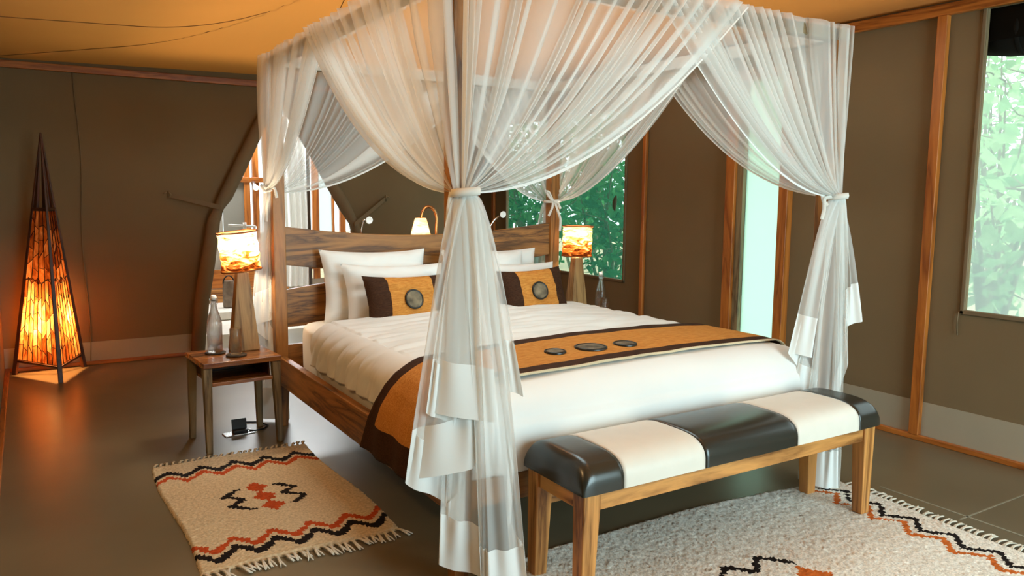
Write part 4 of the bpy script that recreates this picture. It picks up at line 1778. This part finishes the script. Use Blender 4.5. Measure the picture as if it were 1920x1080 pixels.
coaster(-.372, 2.06, NT + .001, 'round dark coaster under the bottle on the left bedside table')
bottle(-.372, 2.06, NT + .008, 'clear swing-top water bottle on the left bedside table')
coaster(-.290, 1.945, NT + .001, 'round dark coaster under the glass on the left bedside table')
tumbler(-.290, 1.945, NT + .008, 'clear glass on a coaster on the left bedside table')
coaster(2.262, 2.10, NT + .001, 'round dark coaster under the bottle on the right bedside table')
bottle(2.262, 2.10, NT + .008, 'clear swing-top water bottle on the right bedside table')
coaster(2.205, 1.985, NT + .001, 'round dark coaster under the glass on the right bedside table')
tumbler(2.205, 1.985, NT + .008, 'clear glass in front of the bottle on the right bedside table')

# floor socket under the left table, with its cable
fs = thing('floor_socket', 'steel floor socket with raised black lid beneath the left bedside table', 'socket', (-.255, 2.115, 0))
b_ = MB()
b_.box((-.335, 2.075, 0), (-.175, 2.150, .006), rot=Matrix.Rotation(.06, 3, 'Z'))
b_.build('plate', M['chrome'], fs, bevel=.002)
b_ = MB()
b_.box((-.285, 2.100, .006), (-.205, 2.145, .022))
b_.build('plug', M['black'], fs, bevel=.003)
b_ = MB()
b_.box((-.285, 2.140, .010), (-.205, 2.146, .075), rot=Matrix.Rotation(-.25, 3, 'X'))
b_.build('lid', M['black'], fs, bevel=.001)
b_ = MB()
b_.tube([(-.21, 2.12, .014), (-.17, 2.105, .006), (-.12, 2.115, .006), (-.08, 2.17, .006), (-.10, 2.26, .006), (-.22, 2.32, .006)], .0045, 8)
tag(b_.build('power_cable', M['black'], smooth=True), 'thin black cable running from the floor socket behind the net', 'cable')

# ------------------------------------------------------------------ reading lights on the headboard, arched lamp behind it
led = plain('led_ring', '#f4f4f2', .3)


def reading_light(pts, head, label):
    t_ = thing('reading_light', label, 'reading light', (pts[0][0], BL + .03, pts[0][2]), 'headboard reading lights')
    b1 = MB()
    b1.box((pts[0][0] - .012, BL + .02, 1.05), (pts[0][0] + .012, BL + .055, 1.092))
    b1.build('bracket', M['chrome'], t_, bevel=.002)
    b1 = MB()
    b1.tube(pts, .0065, 8)
    b1.build('stem', M['chrome'], t_, smooth=True)
    b1 = MB()
    b1.lathe([(0, -.018), (.014, -.016), (.022, 0), (.022, .004), (.017, .006), (.012, .003), (0, .003)], (0, 0, 0), 20)
    Rm = Matrix.Rotation(PI / 2 + .15, 3, 'X')
    b1.v = [tuple(Rm @ Vector(p) + Vector(head)) for p in b1.v]
    b1.build('lamp_head', led, t_, smooth=True)
    return t_


reading_light([(.500, BL + .03, 1.07), (.503, BL + .03, 1.12), (.512, BL + .02, 1.168), (.524, BL + .01, 1.176)], (.540, BL - .005, 1.172), 'small silver reading light on the left half of the headboard')
reading_light([(1.375, BL + .03, 1.07), (1.382, BL + .03, 1.11), (1.415, BL + .02, 1.16), (1.450, BL + .01, 1.19)], (1.470, BL - .005, 1.200), 'small silver reading light on the right half of the headboard')

al = thing('arched_lamp', 'arched copper standing lamp with a glowing tulip shade behind the headboard', 'lamp', (1.11, 2.42, 0))
b_ = MB()
b_.lathe([(0, 0), (.10, 0), (.10, .012), (.02, .022), (0, .022)], (1.109, 2.41, 0), 24)
b_.build('base', M['copper'], al, smooth=True)
b_ = MB()
pts = [(1.109, 2.40, z) for z in np.linspace(.02, 1.10, 8)]
pts += [(1.052 + .060 * math.cos(a) * (1.0 if a < PI / 2 else .88), 2.40, 1.165 + .082 * math.sin(a)) for a in np.linspace(0, PI * .96, 16)]
pts += [(.996, 2.40, 1.165)]
b_.tube(pts, .0095, 10)
b_.build('arm', M['copper'], al, smooth=True)
b_ = MB()
b_.lathe([(.024, .112), (.034, .115), (.040, .10), (.052, .05), (.066, .0), (.064, -.004)], (.996, 2.40, 1.058), 36, wob=lambda a, i: .07 * math.sin(a * 6) * (i > 0))
b_.build('lamp_shade', M['shade_skin'], al, smooth=True)

# ------------------------------------------------------------------ pendants over the bed, the one at the foot added for fill
for (x, y, z0), lab in zip(PEND, ('glowing parchment pendant hanging above the head of the bed', 'added parchment pendant out of view above the foot of the bed, for warm fill')):
    pn = thing('pendant_lamp', lab, 'lamp', (x, y, z0), 'parchment pendants')
    b_ = MB()
    b_.lathe([(0, -.03), (.06, -.026), (.11, 0), (.14, .05), (.15, .10)], (x, y, z0), 30, wob=lambda a, i: .05 * math.sin(a * 7))
    b_.build('lamp_shade', M['shade_skin'], pn, smooth=True)
    b_ = MB()
    b_.tube([(x, y, z0 - .02), (x, y, ceil_h(x, y))], .004, 6)
    b_.build('cord', M['black'], pn, smooth=True)

# ------------------------------------------------------------------ three-sided pyramid floor lamp made of horn slices
F_, R_, L_ = Vector((-1.050, 3.925, 0)), Vector((-.880, 4.405, 0)), Vector((-1.325, 4.365, 0))
AP = Vector((-1.072, 4.215, 1.735))
pyr = thing('pyramid_lamp', 'tall three-sided pyramid lamp of glowing horn slices in the far left corner', 'lamp', ((F_ + R_ + L_) / 3))
for p in (F_, R_, L_):
    d = AP - p
    b_ = MB()
    ax = d.normalized()
    cen = (F_ + R_ + L_) / 3
    out = (p - cen).normalized()
    sd = ax.cross(out).normalized()
    V = []
    for q_, wd in ((0.0, .030), (1.0, .010)):
        c_ = p + d * q_
        for a, b2 in ((-1, -1), (1, -1), (1, 1), (-1, 1)):
            V.append(c_ + sd * (a * wd / 2) + out * (b2 * wd / 2))
    b_.add(V, [(3, 2, 1, 0), (4, 5, 6, 7), (0, 1, 5, 4), (1, 2, 6, 5), (2, 3, 7, 6), (3, 0, 4, 7)])
    b_.build('leg', M['lamp_wood'], pyr, bevel=.003)
faces = [(L_, F_), (F_, R_), (R_, L_)]
Q0, Q1 = .062, .685
for (A, B) in faces:
    for q_ in (Q0 - .004, Q1 + .008):
        b_ = MB()
        b_.tube([A.lerp(AP, q_), B.lerp(AP, q_)], .009, 6)
        b_.build('cross_bar', M['lamp_wood'], pyr)
# timber cheeks above the upper bar
for (A, B) in faces:
    b_ = MB()
    for (P0, P1) in ((A, B), (B, A)):
        b0, b1_ = P0.lerp(AP, Q1 + .01), P1.lerp(AP, Q1 + .01)
        tp0 = P0.lerp(AP, .985)
        b_.add([b0, b0.lerp(b1_, .30), tp0], [(0, 1, 2)])
    b_.build('cheek', M['lamp_wood'], pyr, solid=.004)
seamb = MB()
hr = random.Random(11)


def horn_face(A, B, ncol_lo, ncol_hi, rows, detail=True):
    cen = (A + B) / 2
    nrm = (B - A).cross(AP - A).normalized()
    ctr = (F_ + R_ + L_) / 3 + Vector((0, 0, .5))
    if nrm.dot(cen - ctr) < 0:
        nrm = -nrm

    def pt(u, q_):
        a, b2 = A.lerp(AP, q_), B.lerp(AP, q_)
        return a.lerp(b2, .03 + .94 * u)
    zones = [(Q0 + .004, .40, ncol_lo, rows), (.40, Q1, ncol_hi, rows)]
    for zi, (qa, qb, nc, nr) in enumerate(zones):
        for c_ in range(nc):
            u0, u1 = c_ / nc, (c_ + 1) / nc
            # rows of this column with slanted, uneven breaks
            cuts = [(qa, qa)] if zi == 0 else [(qa + .015 * math.sin(c_ * 2.1), qa + .015 * math.sin((c_ + 1) * 2.1))]
            stagger = hr.uniform(-.35, .35)
            for r_ in range(1, nr):
                k = qa + (qb - qa) * (r_ + stagger) / nr
                sl = hr.uniform(-.020, .020)
                cuts.append((k - sl, k + sl))
            cuts.append((qb, qb) if zi else (qb + .015 * math.sin(c_ * 2.1), qb + .015 * math.sin((c_ + 1) * 2.1)))
            for (ka, kb), (kc, kd) in zip(cuts, cuts[1:]):
                bul = nrm * hr.uniform(.0015, .005)
                P4 = [pt(u0, ka), pt(u1, kb), pt(u1, kd), pt(u0, kc)]
                mid = sum(P4, Vector()) / 4
                V = [p.lerp(mid, .015) for p in P4] + [mid + bul]
                b1 = MB()
                b1.add(V, [(0, 1, 4), (1, 2, 4), (2, 3, 4), (3, 0, 4)])
                b1.build('horn_slice', M['horn'], pyr)
                for i in range(4):
                    p, q2 = P4[i] + nrm * .003, P4[(i + 1) % 4] + nrm * .003
                    seamb.tube([p, q2], .0024, 4, caps=False)


horn_face(L_, F_, 8, 4, 5)
horn_face(F_, R_, 7, 4, 4)
horn_face(R_, L_, 4, 2, 3)
o = seamb.build('stitched_seams', plain('dark_stitching', '#1d0d05', .8), pyr)
o['kind'] = 'stuff'
b_ = MB()
b_.tube([(-1.075, 4.24, .12), (-1.075, 4.24, .30)], .010, 8)
b_.tube([tuple(L_.lerp(AP, .06)), (-1.08, 4.24, .12), tuple(R_.lerp(AP, .06))], .006, 6)
b_.build('bulb_holder', M['black'], pyr, smooth=True)
